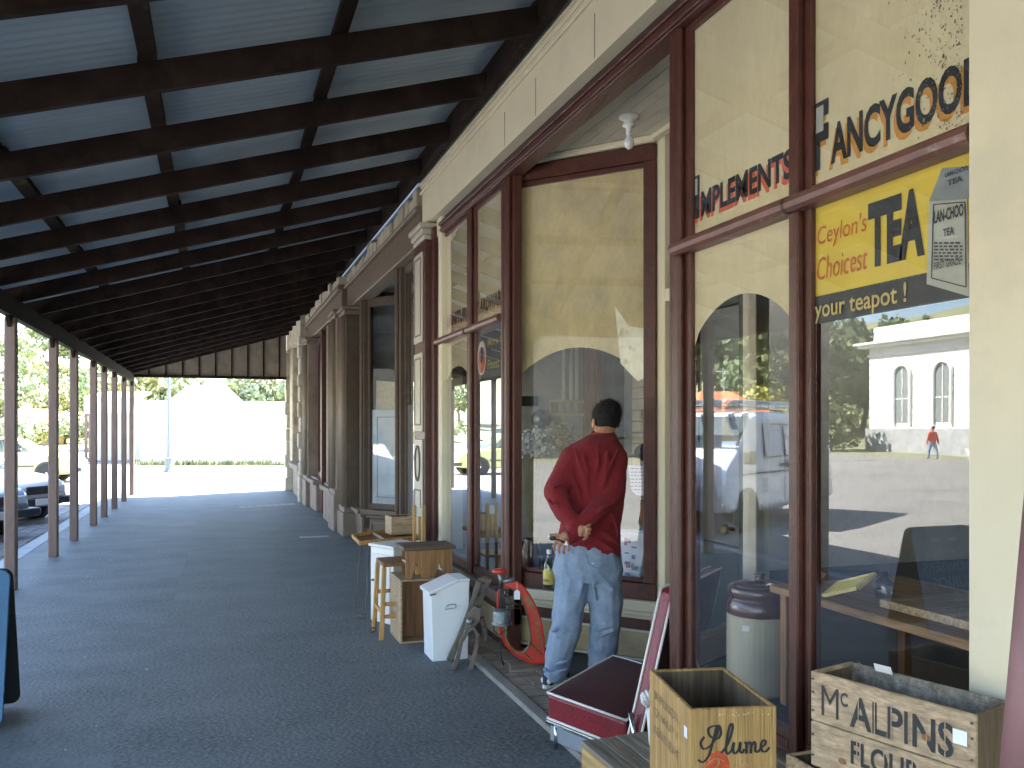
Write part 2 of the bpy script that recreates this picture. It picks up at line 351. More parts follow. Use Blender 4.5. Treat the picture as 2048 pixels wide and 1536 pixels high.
# ============================================================ THE SETTING
ROAD = -.13
def grid(x0, x1, y0, y1, nx, ny, hz):
    mb = MB(); mb.v = [Vector((x0+(x1-x0)*i/nx, y0+(y1-y0)*j/ny, 0)) for j in range(ny+1) for i in range(nx+1)]
    for v in mb.v: v.z = hz(v.x, v.y)
    mb.f = [(j*(nx+1)+i, j*(nx+1)+i+1, (j+1)*(nx+1)+i+1, (j+1)*(nx+1)+i) for j in range(ny) for i in range(nx)]
    return mb
def sst(t): t = max(0, min(1, t)); return t*t*(3-2*t)
def hill_z(x, y):
    a = sst((-x-52)/120)*30; b = sst((y-75)/150)*16; c = sst((-x-15)/90)*sst((y-60)/90)*10
    n = noise.noise(Vector((x/40, y/40, 1)))*3*sst((abs(x)+abs(y)-70)/60)
    return ROAD-.05+max(a, b, c)+max(0, n)+.0
struct(grid(-520, 420, -320, 620, 94, 94, hill_z), 'hills', M['grass'], smooth=True)
struct(MB().box(-34, -2.42, -60, 75, ROAD-.3, ROAD), 'road', M['road'])
struct(MB().box(-2.42, 30, 23.2, 60, ROAD-.3, ROAD-.004), 'side_road', M['road'])
struct(MB().box(-2.22, 6, -12, 22.9, -.35, 0), 'footpath', M['asphalt'])
kb = MB()
y = -12.0
while y < 22.8:
    L_ = random.uniform(.9, 1.3); kb.box(-2.42, -2.225, y, min(y+L_, 22.9)-.008, -.4, random.uniform(-.004, .003)); y += L_
struct(kb, 'kerb', M['kerb'], bevel=.012)
# bluestone setts of the gutter where the cars nose in
st = MB()
for i in range(5):
    y = 6+random.uniform(0, .2)
    while y < 23:
        L_ = random.uniform(.22, .36); x = -2.44-i*.2
        st.box(x-.19, x, y, y+L_-.012, ROAD-.1, ROAD+.012+random.uniform(-.006, .006)); y += L_
struct(st, 'gutter', M['setts'], bevel=.008)
# paler asphalt patches, cover and crossing slabs let into the footpath
pt = MB()
pl = [PZ(*p) for p in ((612,1003),(470,1006),(492,1018),(585,1010))]
pz = MB(); a0, a1 = PZ(478,1015), PZ(590,1008)
for i in range(7):
    t0, t1 = i/7, (i+.93)/7; p0 = a0.lerp(a1, t0); p1 = a0.lerp(a1, t1)
    pz.prism([p0+Vector((0,-.16,-.02)), p1+Vector((0,-.16,-.02)), p1+Vector((0,.16,-.02)), p0+Vector((0,.16,-.02))], (0,0,.026))
struct(pz, 'paving', M['slab'], bevel=.004)
cv = MB(); c = PZ(628, 1074); cv.box(c.x-.2, c.x+.2, c.y-.08, c.y+.08, -.02, .005)
c = PZ(402, 983); cv.box(c.x-.3, c.x+.3, c.y-.15, c.y+.15, -.02, .006)
struct(cv, 'manhole_covers', M['kerb'])
# strip of the footpath relaid in a slightly paler asphalt
sm = MB(); ns = 60
for i in range(ns):
    ya, yb = 2.2+i*.33, 2.2+(i+1)*.33
    def ex(y): return -.50+.06*y*.2+noise.noise(Vector((0, y*.9, 0)))*.025-.02*math.sin(y*.5)
    sm.quad((ex(ya), ya, .0035), (1.60, ya, .0035), (1.60, yb, .0035), (ex(yb), yb, .0035))
struct(sm, 'footpath_strip', M['asphalt2'])
# specks of litter and chewing gum
gm = MB()
for i in range(34):
    x, y = random.uniform(-1.9, 1.2), random.uniform(2.6, 12)
    r = random.uniform(.002, .007); gm.lathe((x, y, 0), [(r, .0), (r*.9, .003)], 6)
struct(gm, 'paving_specks', mat('gum', (.45,.45,.43), .8, .1, 5, 0))
rm = random.Random(21); lm = MB()
for k in range(900):
    if rm.random() < .6: x = 1.60-abs(rm.gauss(0, .10)); y = rm.uniform(2.2, 9)
    else: x = -2.2+abs(rm.gauss(0, .12)); y = rm.uniform(3, 20)
    r = rm.uniform(.002, .008); a = rm.uniform(0, 6.28)
    lm.add([(x+r*math.cos(a+t)*q, y+r*math.sin(a+t)*q, .006+rm.uniform(0,.003)) for t, q in ((0,1.6),(1.5,.6),(3.14,1.4),(4.6,.7))], [(0,1,2,3)])
lq = build(lm, 'leaf_litter', mat('dry_leaf_litter', (.14,.10,.06), .9, .5, 60, 0), None, False); lq['kind'] = 'stuff'; lq['label'] = 'fine dry leaf litter gathered along the shop edge and kerb'; lq['category'] = 'litter'
# brick-on-edge threshold inside the shop recess
th = MB()
for i in range(12):
    for j in range(32):
        x = 1.68+i*.115; y = 1.0+j*.232+(i % 2)*.11
        th.box(x, x+.108, y, y+.224, -.02, .022+random.uniform(-.003, .003))
struct(th, 'threshold', M['oldwood'], bevel=.004)
stp = MB().box(1.60, 1.678, .9, 8.4, -.02, .03)
struct(stp, 'threshold_edging', mat('timber_edge', (.23,.21,.18), .8, .2, 5, .4), bevel=.008)

# ============================================================ VERANDAH
def roofz(x): return EYE+2.3+.288*(x-1.9)          # underside of the rafters
VX = -1.89
ver = thing('verandah', 'long street verandah of brown posts, dark rafters and corrugated iron along the shops', 'verandah', (VX, 9, 0))
RD = .155                                           # depth of the rafters
def on_roof(px, py):                                # where a line of sight meets the roof sheet
    v = ray(px, py); k = .288; z0 = roofz(0)+RD+.065; t = (z0-EYE)/(v.z-k*v.x); return O+v*t
holes = [on_roof(264, 623), on_roof(124, 657)]
mb = MB(); y = -4.0; ysv = []
while y < 22.3: ysv.append(y); y += .076/6
NX = 36; xsv = [-2.18+(1.95+2.18)*i/NX for i in range(NX+1)]
for yy in ysv:
    h = .009*math.sin(2*math.pi*yy/.076)
    for xx in xsv: mb.v.append(Vector((xx, yy, roofz(xx)+RD+.065+h)))
for j in range(len(ysv)-1):
    for i in range(NX):
        if any(abs(ysv[j]-q.y) < .05 and abs(xsv[i]-q.x+.05) < .12 for q in holes): continue
        n = j*(NX+1)+i; mb.f.append((n, n+1, n+NX+2, n+NX+1))
build(mb, 'roof_sheet', M['iron_sheet'], ver, smooth=True)
build(MB().box(VX-.03, VX+.05, -4, 22.3, 2.62, 2.81), 'eave_beam', M['eave'], ver, bevel=.005)
build(MB().box(-2.14, -2.09, -4, 22.3, 2.78, 2.955), 'gutter', M['beam'], ver, bevel=.01)
raf = [4.70+.99*i for i in range(-8, 18)]
for yy in raf:
    m = MB(); m.prism([(-2.08, yy-.022, roofz(-2.08)), (1.72, yy-.022, roofz(1.72)), (1.72, yy-.022, roofz(1.72)+RD), (-2.08, yy-.022, roofz(-2.08)+RD)], (0, .045, 0))
    build(m, 'rafter', M['beam'], ver, bevel=.003)
for xx, mm in ((.623, 'beam'), (-.332, 'purlin'), (-1.20, 'purlin')):
    z = roofz(xx)+RD+.001
    for a, b in zip(raf[:-1], raf[1:]):              # lengths of purlin butted over the rafters
        if a > 21.3: continue
        dx = random.uniform(-.008, .008)
        m = MB(); m.prism([(xx-.04+dx, a+.002, z-.0115), (xx+.04+dx, a+.002, z+.0115), (xx+.04+dx, a+.002, z+.055), (xx-.04+dx, a+.002, z+.032)], (0, .986, 0)); build(m, 'purlin', M[mm], ver)
for yy in (-2.0, .4, 2.7, 5.0, 7.35, 9.5, 11.8, 13.4, 15.4, 16.8, 18.4, 20.2, 22.0):
    m = MB(); w_ = .052
    m.box(VX-w_+.01, VX+w_+.01, yy-w_, yy+w_, -.02, 2.618)
    build(m, 'post', M['post'], ver, bevel=.012)
    for sg in (-1, 1): build(MB().prism([(VX-.01, yy+sg*.053, 2.52), (VX-.01, yy+sg*.053, 2.618), (VX-.01, yy+sg*.16, 2.618)], (.035, 0, 0)), 'bracket', M['beam'], ver)
build(MB().box(1.722, 1.785, -4, 22.1, roofz(1.72)+.04, roofz(1.72)+RD+.05), 'wall_plate', M['beam'], ver, bevel=.005)
# boarded end of the verandah
m = MB(); m.prism([(VX, 22.16, 2.80), (1.6, 22.16, 2.80), (1.6, 22.16, roofz(1.6)+.16), (VX, 22.16, roofz(VX)+.16)], (0, .02, 0))
ev = build(m, 'end_boarding', M['valance'], ver)
for i in range(9):
    x = VX+.35+i*.37; build(MB().box(x, x+.035, 22.128, 22.158, 2.803, roofz(x)+.06), 'batten', M['beam'], ev)
build(MB().box(VX, 1.6, 22.08, 22.2, 2.735, 2.80), 'end_beam', M['beam'], ver)

# ============================================================ THE SHOP WITH THE CREAM FASCIA
sh = thing('shop_building', 'old shop with cream fascia, maroon window frames and cream painted upper panes', 'shop', (G, 4.7, 0))
S0, S1 = -6.0, 7.95
# sheltering masonry: roof, back, party walls
m = MB(); m.box(2.02, 9, S0, S0+.2, 0, 5.4); m.box(8.8, 9, S0+.2, S1, 0, 5.4); m.box(2.02, 4.9, S0, S1+.1, 5.41, 5.6); m.box(6.0, 9, S0, S1+.1, 5.41, 5.6); m.box(4.901, 5.999, S0, 5.4, 5.41, 5.6); m.box(4.901, 5.999, 7.5, S1+.1, 5.41, 5.6); m.box(1.98, 2.25, S0, S1, 4.0, 5.4)
build(m, 'wall', M['cream'], sh)
m = MB().box(2.02, 8.8, S1-.02, S1+.1, 0, 5.4)
pw = build(m, 'party_wall', M['inner'], sh)
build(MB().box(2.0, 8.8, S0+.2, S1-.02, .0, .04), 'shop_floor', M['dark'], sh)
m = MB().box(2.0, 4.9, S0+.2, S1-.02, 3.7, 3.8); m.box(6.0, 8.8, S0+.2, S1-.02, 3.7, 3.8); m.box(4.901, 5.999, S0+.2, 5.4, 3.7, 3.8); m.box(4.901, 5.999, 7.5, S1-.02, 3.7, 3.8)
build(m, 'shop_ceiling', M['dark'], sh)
m = MB().box(4.86, 4.90, 5.4, 7.5, 3.801, 5.409); m.box(6.0, 6.04, 5.4, 7.5, 3.801, 5.409); m.box(4.901, 5.999, 5.36, 5.4, 3.801, 5.409); m.box(4.901, 5.999, 7.5, 7.54, 3.801, 5.409)
build(m, 'added_light_shaft', M['housewhite0'], sh)  # unseen shaft added so daylight reaches the party wall
# fascia
FX = 1.85
build(MB().box(FX, 2.05, S0, 8.18, 3.46, 3.86), 'fascia', M['cream'], sh, bevel=.003)
m = MB().box(FX-.03, 2.05, S0, 8.2, 3.862, 3.90); m.box(FX-.055, 2.05, S0, 8.22, 3.902, 3.945); m.box(FX-.022, FX-.001, S0, 8.2, 3.775, 3.80); m.box(FX-.012, FX-.001, S0, 8.2, 3.83, 3.86)
build(m, 'cornice', M['cream'], sh, bevel=.004)
for px in (1190, 1072, 1010):
    s = PR(px, 200, FX).y; m = MB(); m.box(FX-.0035, FX-.001, s-.001, s+.001, 3.47, 3.70); build(m, 'board_joint', M['taupe'], sh)
# dark gap and maroon head rails under the fascia
build(MB().box(1.93, 2.05, S0, 8.1, 3.40, 3.458), 'packing', M['bdark'], sh)
m = MB().box(1.885, 2.0, S0, 7.61, 3.30, 3.40); m.box(1.865, 1.884, S0, 7.61, 3.355, 3.385); m.box(1.872, 1.884, S0, 7.61, 3.31, 3.325)
build(m, 'head_rail', mat('flaking_maroon_paint', (.078,.023,.015), .45, .25, 9, .5, 30, col2=(.34,.31,.30), amount=.33, s2=9, soft=.025, stretch=(3,.5,3)), sh, bevel=.005)
# pilasters
build(MB().box(1.86, 2.1, .6, 1.79, 0, 3.458), 'pilaster', M['cream'], sh, bevel=.006)
build(MB().box(1.86, 2.1, S0, .0, 0, 3.458), 'pilaster', M['cream'], sh, bevel=.006)
build(MB().box(1.90, 2.1, 7.62, 7.80, 0, 3.458), 'pilaster', M['cream'], sh, bevel=.006)
build(MB().box(1.87, 2.1, 7.803, 7.90, 0, 3.40), 'edge_strip', M['maroon'], sh, bevel=.006)

def mull(name, s0, s1, z0=.2, z1=3.3, x0=1.90, mt='maroon', parent=None):
    m = MB(); w = s1-s0
    m.box(x0+.03, x0+.09, s0, s1, z0, z1); m.box(x0, x0+.029, s0+w*.22, s1-w*.22, z0, z1)
    m.tube([(x0+.012, s0+w*.3, z0), (x0+.012, s0+w*.3, z1)], w*.12, 8); m.tube([(x0+.012, s1-w*.3, z0), (x0+.012, s1-w*.3, z1)], w*.12, 8)
    return build(m, name, M[mt], parent or sh, bevel=.004)
sA0, sA1 = PR(1612, 800, 1.925).y, PR(1570, 800, 1.90).y        # between the two right-hand panes
sB0, sB1 = PR(1375, 800, 1.925).y, PR(1332, 800, 1.90).y        # near corner of the recess
sC0, sC1 = PR(1026, 800, 1.925).y, PR(1000, 800, 1.90).y        # far corner of the recess
sD0, sD1 = PR(948, 800, 1.925).y, PR(932, 800, 1.90).y
sE0, sE1 = PR(884, 800, 1.925).y, PR(871, 800, 1.90).y
ML = [(sA0, sA1), (sB0, sB1), (sC0, sC1), (sD0, sD1), (sE0, sE1)]
for a, b in ML: mull('mullion', a, b)
TZ = 2.335
def arch_panel(mb, s0, s1, ztop, zspr, zarch, x=G+.008, side=0.0):
    """painted upper part of a pane, its lower edge an arch between s0 and s1"""
    n = 20; sp = .0
    for i in range(n):
        def zz(t): return zspr+(zarch-zspr)*math.sin(math.pi*max(0, min(1, t)))**.62
        t0, t1 = i/n, (i+1)/n
        mb.quad((x, s0+(s1-s0)*t0, zz(t0)), (x, s0+(s1-s0)*t1, zz(t1)), (x, s0+(s1-s0)*t1, ztop), (x, s0+(s1-s0)*t0, ztop))
    return mb
UXs, UZ = Vector((0,-1,0)), Vector((0,0,1))
def window(s0, s1, kind, word=None, cap_w=.13, sh_m='redor', label=None, base=2.455, ch=.108, extra=None, tz=TZ, cut=1.0):
    """a shop window from s0 (near) to s1 (far)"""
    m = MB()
    m.box(1.925, 1.99, s0, s1, .40, .47); m.box(1.915, 1.925, s0, s1, .42, .45); m.box(1.93, 1.96, s0, s1, 3.27, 3.3)
    m.box(1.93, 1.965, s0, s0+.018, .47, 3.27); m.box(1.93, 1.965, s1-.018, s1, .47, 3.27)
    wd = build(m, 'shop_window', M['maroon'], sh, bevel=.003, label=label)
    build(MB().quad((G, s0+.018, .47), (G, s1-.018, .47), (G, s1-.018, 3.27), (G, s0+.018, 3.27)), 'glass_pane', M['glass'], wd)
    ts = max(s0, 1.845); m = MB(); m.tube([(1.885, ts-.05, tz), (1.885, s1+.05, tz)], .030, 10); m.box(1.885, 1.975, ts-.04, s1+.04, tz-.022, tz+.022)
    build(m, 'transom', M['rail'], wd)
    x = G+.008
    m = MB().quad((x, s0+.018, tz+.02), (x, s1-.018, tz+.02), (x, s1-.018, 3.27), (x, s0+.018, 3.27))
    if kind == 'arch': arch_panel(m, s0+.018, s1-.018, tz-.02, 1.91, 2.085, x)
    build(m, 'painted_pane', M['blind'], wd)
    if word:
        a = MB(); b = MB(); o = Vector((G+.006, s1-.012, base)); off = Vector((-.001, 0, 0))
        letters(a, word[0], o, UXs, UZ, cap_w*.62, ch*1.72, .05)
        letters(b, word[0], o+Vector((.001, .013, -.017)), UXs, UZ, cap_w*.62, ch*1.72, .05)
        W = extra
        letters(a, word[1:], o+UXs*(cap_w*.62+.012), UXs, UZ, W, ch, .035)
        letters(b, word[1:], o+UXs*(cap_w*.62+.012)+Vector((.001, .012, -.017)), UXs, UZ, W, ch, .035)
        for q in (a, b):                            # nothing painted beyond the pane
            q.f = [f for f in q.f if all(s0-.06 < q.v[i].y < s1+.05 for i in f)]
        build(a, 'lettering', M['black'], wd); build(b, 'lettering_shadow', M[sh_m], wd)
        u = MB()
        u.quad(o+UXs*.012+UZ*(ch*.95)+off, o+UXs*(cap_w*.42)+UZ*(ch*.95)+off, o+UXs*(cap_w*.42)+UZ*ch*1.6+off, o+UXs*.012+UZ*ch*1.6+off)
        build(u, 'lettering_highlight', M['packet'], wd)
    return wd
wImp = window(sA1, sB0, 'arch', 'IMPLEMENTS', .075, 'redor', 'clear pane with arched cream top lettered IMPLEMENTS', extra=.625)
wFan = window(.9, sA0, 'banner', 'FANCYGOODS', .12, 'orange', 'pane lettered FANCYGOODS above a yellow tea sign', base=2.44, ch=.135, extra=.675)
wHar = window(sD1-.001+.0, sD1, 'none') if False else window(sC1, sD0, 'banner', 'HARDWARE', .09, 'orange', 'pane lettered HARDWARE with a dark blue sign below', extra=.60)
wFur = window(sD1, sE0, 'arch', 'FURNITURE', .09, 'redor', 'narrow looking pane lettered FURNITURE', extra=.72)
# --- tea sign in the near pane
x = G+.006
def rect(mb, sa, sb, za, zb, x): return mb.quad((x, sa, za), (x, sb, za), (x, sb, zb), (x, sa, zb))
sF = sA0-.018
rb = build(rect(MB(), .95, sF, 2.01, TZ-.02, G+.008), 'tea_sign', M['yellow'], wFan)
rb = build(rect(MB(), .95, sF, 1.915, 2.01, G+.008), 'tea_sign_base', M['signblack'], wFan)
def sR(px): return PR(px, 800, G).y
t = MB()
s_ = sR(1733); W_ = s_-sR(1846)
letters(t, 'TEA', (x, s_, 2.062), UXs, UZ, W_, .205, .055)
build(t, 'tea_lettering', M['black'], wFan)
t = MB(); letters(t, "Ceylon's", (x, sR(1630), 2.165), UXs, UZ, sR(1630)-sR(1728), .082, .0, .1)
letters(t, 'Choicest', (x, sR(1630), 2.062), UXs, UZ, sR(1630)-sR(1730), .078, .0, .1)
build(t, 'script_lettering', M['redscript'], wFan)
t = MB(); letters(t, 'your teapot !', (x-.001, sR(1627), 1.917), UXs, UZ, sR(1627)-sR(1810), .078, .012)
build(t, 'teapot_lettering', M['gold'], wFan)
# the painted tea packet
def pp(px, py, x=G+.0045): return PR(px, py, x)
t = MB(); t.add([pp(1858,403), pp(1934,398), pp(1938,593), pp(1853,568)][::-1], [(0,1,2,3)])
build(t, 'packet_front', M['packet'], wFan)
t = MB(); t.add([pp(1858,403), pp(1884,336), pp(1960,330), pp(1958,396)][::-1], [(0,1,2,3)])
build(t, 'packet_top', M['packet2'], wFan)
t = MB(); xx = G+.003
def fl(pts, w_=1.2):
    pts = pts+[pts[0]]
    for a, b in zip(pts[:-1], pts[1:]):
        dx, dy = b[0]-a[0], b[1]-a[1]; l = math.hypot(dx, dy); nx, ny = -dy/l*w_, dx/l*w_
        t.add([pp(a[0]+nx, a[1]+ny, xx), pp(b[0]+nx, b[1]+ny, xx), pp(b[0]-nx, b[1]-ny, xx), pp(a[0]-nx, a[1]-ny, xx)], [(0,1,2,3)])
fl([(1867,409), (1930,404), (1932,574), (1863,556)])
def pl2(txt, px0, px1, py, hpx, bold=.02):
    a = pp(px0, py, xx-.001); b = pp(px1, py, xx-.001); letters(t, txt, a, UXs, UZ, a.y-b.y, hpx*a.y*.00078 if False else hpx*(a-O).length/F*1.0, bold)
pl2('LAN-CHOO', 1868, 1927, 448, 22, .03); pl2('TEA', 1886, 1908, 474, 14, .02); pl2('FIRST GRADE', 1868, 1922, 540, 13, .01)
pl2('TEA', 1895, 1925, 372, 10, .03); pl2('LAN-CHOO', 1890, 1935, 355, 8, .03)
for r in range(6):
    px = 1868
    while px < 1922:
        l = random.uniform(5, 10); a = pp(px, 488+r*6.6, xx-.001); b = pp(min(px+l, 1925), 488+r*6.6, xx-.001); hh = .0055
        t.add([a, b, b+UZ*hh, a+UZ*hh], [(0,1,2,3)]); px += l+3
build(t, 'packet_lettering', M['signblack'], wFan)
rm = random.Random(3); t = MB()
for k in range(380):
    px = 1925-abs(rm.gauss(0, 55)); py = rm.uniform(0, 260) if rm.random() < .8 else rm.uniform(0, 330)
    if px < 1640 or py > 330-(px-1620)*.12: continue
    c = pp(px, py, G+.0055); r = rm.uniform(.0007, .0030)*(1 if rm.random() < .9 else 2)
    t.add([c+Vector((0, r*math.cos(a)*rm.uniform(.6,1.3), r*math.sin(a)*rm.uniform(.8,2))) for a in (0,1.05,2.1,3.14,4.19,5.2)], [(0,1,2,3,4,5)])
t.f = [f for f in t.f if all(TZ+.03 < t.v[i].z < 3.27 for i in f)]
build(t, 'mould_specks', mat('grey_mould', (.19,.18,.13), .8, .4, 60, 0), wFan)
# --- dark blue sign in the HARDWARE pane
build(rect(MB(), sC1+.018, sD0-.018, 1.94, TZ-.02, G+.008), 'blue_sign', M['signblue'], wHar)
t = MB(); letters(t, 'More Cups', (x, sR(974), 2.16), UXs, UZ, .55, .075, .01); letters(t, 'Finest Flavour', (x, sR(974), 2.0), UXs, UZ, .7, .075, .01)
t.f = [f for f in t.f if all(sC1 < t.v[i].y for i in f)]
build(t, 'blue_sign_lettering', M['gold'], wHar)
def disc(mb, c, ry, rz, x, n=20):
    mb.add([(x, c[0]+ry*math.cos(2*math.pi*k/n), c[1]+rz*math.sin(2*math.pi*k/n)) for k in range(n)], [tuple(range(n))]); return mb
cl = PR(962, 715, G); build(disc(MB(), (cl.y, 2.10), .115, .135, x), 'roundel', M['white'], wHar)
build(disc(MB(), (cl.y, 2.085), .095, .105, x-.001), 'roundel_centre', M['redor'], wHar)
build(disc(MB(), (cl.y, 2.12), .055, .06, x-.002), 'roundel_badge', M['signblack'], wHar)

# --- recess: splayed windows, ceiling, door
P0 = Vector((1.945, sC0-.0, 0)); P1 = Vector((2.67, 5.01, 0))
P0.y = 5.86
def splay(P0, P1, name, label, blind=True, fm='maroon'):
    u = (P1-P0); W = u.length; u.normalize(); n = Vector((-u.y, u.x, 0))
    if n.x > 0: n = -n                               # towards the street
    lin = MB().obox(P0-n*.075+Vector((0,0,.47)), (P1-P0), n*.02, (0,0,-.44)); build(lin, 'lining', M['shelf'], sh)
    def bx(mb, a0, a1, z0, z1, d0, d1): mb.obox(P0+u*a0+n*d0+Vector((0,0,z0)), u*(a1-a0), n*(d1-d0), (0,0,z1-z0)); return mb
    m = MB()
    bx(m, 0, W, 3.27, 3.375, -.04, .035); bx(m, 0, W, .455, .56, -.04, .035)
    bx(m, 0, .035, .561, 3.269, -.04, .035); bx(m, W-.085, W, .561, 3.269, -.04, .035)
    bx(m, .036, W-.086, 3.235, 3.268, -.02, .02); bx(m, .036, W-.086, .562, .59, -.02, .02)
    wd = build(m, 'shop_window', M[fm], sh, bevel=.004, label=label)
    def q(a, z, d=0): return P0+u*a+n*d+Vector((0,0,z))
    build(MB().quad(q(.035,.56), q(W-.08,.56), q(W-.08,3.27), q(.035,3.27)), 'glass_pane', M['glass'], wd)
    if blind:
        m = MB(); k = 24; a0, a1 = .035, W-.08
        for i in range(k):
            zz = lambda t: 1.86+(2.10-1.86)*math.sin(math.pi*t)**.75
            t0, t1 = i/k, (i+1)/k
            m.quad(q(a0+(a1-a0)*t0, zz(t0), -.006), q(a0+(a1-a0)*t1, zz(t1), -.006), q(a0+(a1-a0)*t1, 3.27, -.006), q(a0+(a1-a0)*t0, 3.27, -.006))
        build(m, 'painted_pane', M['blind2'], wd)
        m = MB(); m.add([q(W-.30, 2.36, -.004), q(W-.20, 2.22, -.004), q(W-.09, 2.20, -.004), q(W-.085, 1.88, -.004), q(W-.14, 1.86, -.004), q(W-.26, 1.98, -.004)], [(0,1,2,3,4,5)])
        build(m, 'torn_patch', mat('pale_torn_paper', (.85,.82,.66), .6, .1, 12, .3, col2=(.60,.52,.32), amount=.4, s2=9, soft=.05), wd)
    # stall riser under it: moulded sill, maroon band, panel
    m = MB(); bx(m, -.03, W+.02, .385, .452, -.05, .075); bx(m, -.03, W+.02, .35, .384, -.05, .05); bx(m, -.03, W+.02, .325, .349, -.05, .03)
    build(m, 'sill', M['cream'], sh, bevel=.008, seg=2)
    m = MB(); bx(m, 0, W, .022, .324, -.045, .0)
    rs = build(m, 'stall_riser', M['maroon'], sh)
    m = MB(); bx(m, .05, W-.05, .07, .235, .001, .012)
    build(m, 'riser_panel', M['panel'], rs, bevel=.004)
    m = MB(); bx(m, .03, W-.03, .236, .252, .001, .022); bx(m, .03, W-.03, .052, .069, .001, .022); bx(m, .03, .049, .07, .235, .001, .022); bx(m, W-.049, W-.03, .07, .235, .001, .022)
    build(m, 'panel_moulding', M['boards'], rs, bevel=.004)
    return wd, q, W
wSpl, qS, WS = splay(P0, P1, 'far', 'splayed recess pane with mottled cream top and torn patch')
wSp2, q2, W2 = splay(Vector((1.99, 3.52, 0)), Vector((2.67, 3.93, 0)), 'near', 'near splayed pane of the recess', False, 'cream')
# cream and maroon jambs, door
m = MB().box(2.66, 2.76, 4.90, 5.0, 0, 3.42); m.box(2.66, 2.76, 3.94, 4.04, 0, 3.42); m.box(2.66, 2.76, 4.041, 4.899, 2.35, 2.43)
build(m, 'door_frame', M['cream'], sh, bevel=.004)
m = MB().box(2.70, 2.74, 4.045, 4.14, .03, 2.35); m.box(2.70, 2.74, 4.80, 4.895, .03, 2.35); m.box(2.70, 2.74, 4.141, 4.799, 2.24, 2.35); m.box(2.70, 2.74, 4.141, 4.799, .03, .9)
dr = build(m, 'door', M['trimdoor'], sh, bevel=.004)
build(MB().quad((2.72,4.141,.9),(2.72,4.799,.9),(2.72,4.799,2.24),(2.72,4.141,2.24)), 'glass_pane', M['glass'], dr)
build(MB().lathe((2.66, 4.18, 1.0), [(.012,.04),(.012,.0),(.028,-.01),(.028,-.03),(.01,-.04)], 12, 'X'), 'door_knob', M['brass'], dr, smooth=True)
build(MB().quad((2.72,4.041,2.43),(2.72,4.899,2.43),(2.72,4.899,3.42),(2.72,4.041,3.42)), 'fanlight', M['glass'], sh)
mm = MB()
for i in range(13):
    x0 = 1.95+i*.085; mm.box(x0, x0+.081, 3.45, 5.98, 3.42, 3.435)
mm.box(1.94, 3.1, 3.4, 6.0, 3.436, 3.45)
build(mm, 'recess_ceiling', M['boards'], sh)
m = MB(); u = (P1-P0).normalized(); n = Vector((-u.y, u.x, 0)); n = -n if n.x > 0 else n
m.obox(P0+n*.036+Vector((0,0,3.376)), u*WS, n*.035, (0,0,.042)); m.box(2.60, 2.66, 3.94, 4.99, 3.385, 3.418)
build(m, 'ceiling_moulding', M['cream'], sh, bevel=.006)
build(MB().box(2.655, 2.70, 5.001, 5.10, 0, 3.42), 'jamb', M['cream'], sh)
# risers and sills under the street-side panes
for a, b in ((.9, sB1), (sC0, 7.60)):
    m = MB().box(1.86, 1.99, a, b, .345, .40); m.box(1.875, 1.985, a, b, .31, .344)
    build(m, 'sill', M['taupe2'], sh, bevel=.01, seg=2)
    m = MB().box(1.905, 1.98, a, b, .02, .309)
    rs = build(m, 'stall_riser', M['maroon'], sh)
    m = MB(); s = a+.06
    while s < b-.3: m.box(1.893, 1.903, s, min(s+.8, b-.06), .07, .26); s += .9
    build(m, 'riser_panel', M['panel'], rs, bevel=.004)
# display floors inside the windows
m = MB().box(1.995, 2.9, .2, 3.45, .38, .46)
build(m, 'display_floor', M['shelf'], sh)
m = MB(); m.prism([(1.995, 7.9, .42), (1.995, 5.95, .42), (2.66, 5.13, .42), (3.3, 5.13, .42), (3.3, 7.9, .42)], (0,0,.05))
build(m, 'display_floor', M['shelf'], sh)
# lath light through the party wall side: meter board, conduits and a brown post on the far inside wall
yw = S1-.02
def wbox(mb, x0, x1, y0, y1, d0, d1, s=yw):
    a = PY(x0, y1, s); b = PY(x1, y0, s); mb.box(a.x, b.x, s-d1, s-d0, a.z, b.z); return mb
m = MB()
for px in (1124, 1139, 1150): wbox(m, px, px+5, 560, 800, .0, .02)
wbox(m, 1222, 1226, 560, 900, 0, .015)
build(m, 'conduit', M['white'], pw)
m = MB(); wbox(m, 1034, 1062, 793, 812, 0, .06); wbox(m, 1058, 1072, 793, 812, .0, .065)
build(m, 'switch_box', M['trim'], pw, bevel=.005)
c = PY(1080, 838, yw); build(MB().lathe((c.x, yw, c.z), [(.09,0),(.09,-.06),(.07,-.08),(.04,-.1)], 20, 'Y'), 'meter', M['motor'], pw, smooth=False)
m = MB(); wbox(m, 1095, 1165, 800, 805, 0, .03); wbox(m, 1095, 1165, 826, 832, 0, .03); wbox(m, 1095, 1100, 806, 825, 0, .03)
for px in (1106, 1120, 1134, 1150): wbox(m, px, px+4, 806, 825, 0, .02)
build(m, 'fuse_board', M['boards'], pw)
m = MB(); wbox(m, 1165, 1200, 560, 900, .0, .08)
build(m, 'timber_post', M['brownwood'], pw)
m = MB(); wbox(m, 1200, 1222, 560, 900, .0, .3)
build(m, 'curtain', mat('dark_green_curtain', (.012,.03,.028), .9, .3, 8, .2), pw)
# stone pier seen through the same pane
m = MB(); s = 7.4
for k in range(12):
    y1 = 930-k*22; wbox(m, 1264, 1312, y1-20.5, y1, 0, .25, s)
solo(m, 'stone_pier', mat('pale_block_stone', (.60,.54,.38), .85, .12, 5, .5, 20), 'pale coursed stone pier seen through the splayed window pane', 'pier', bevel=.006)

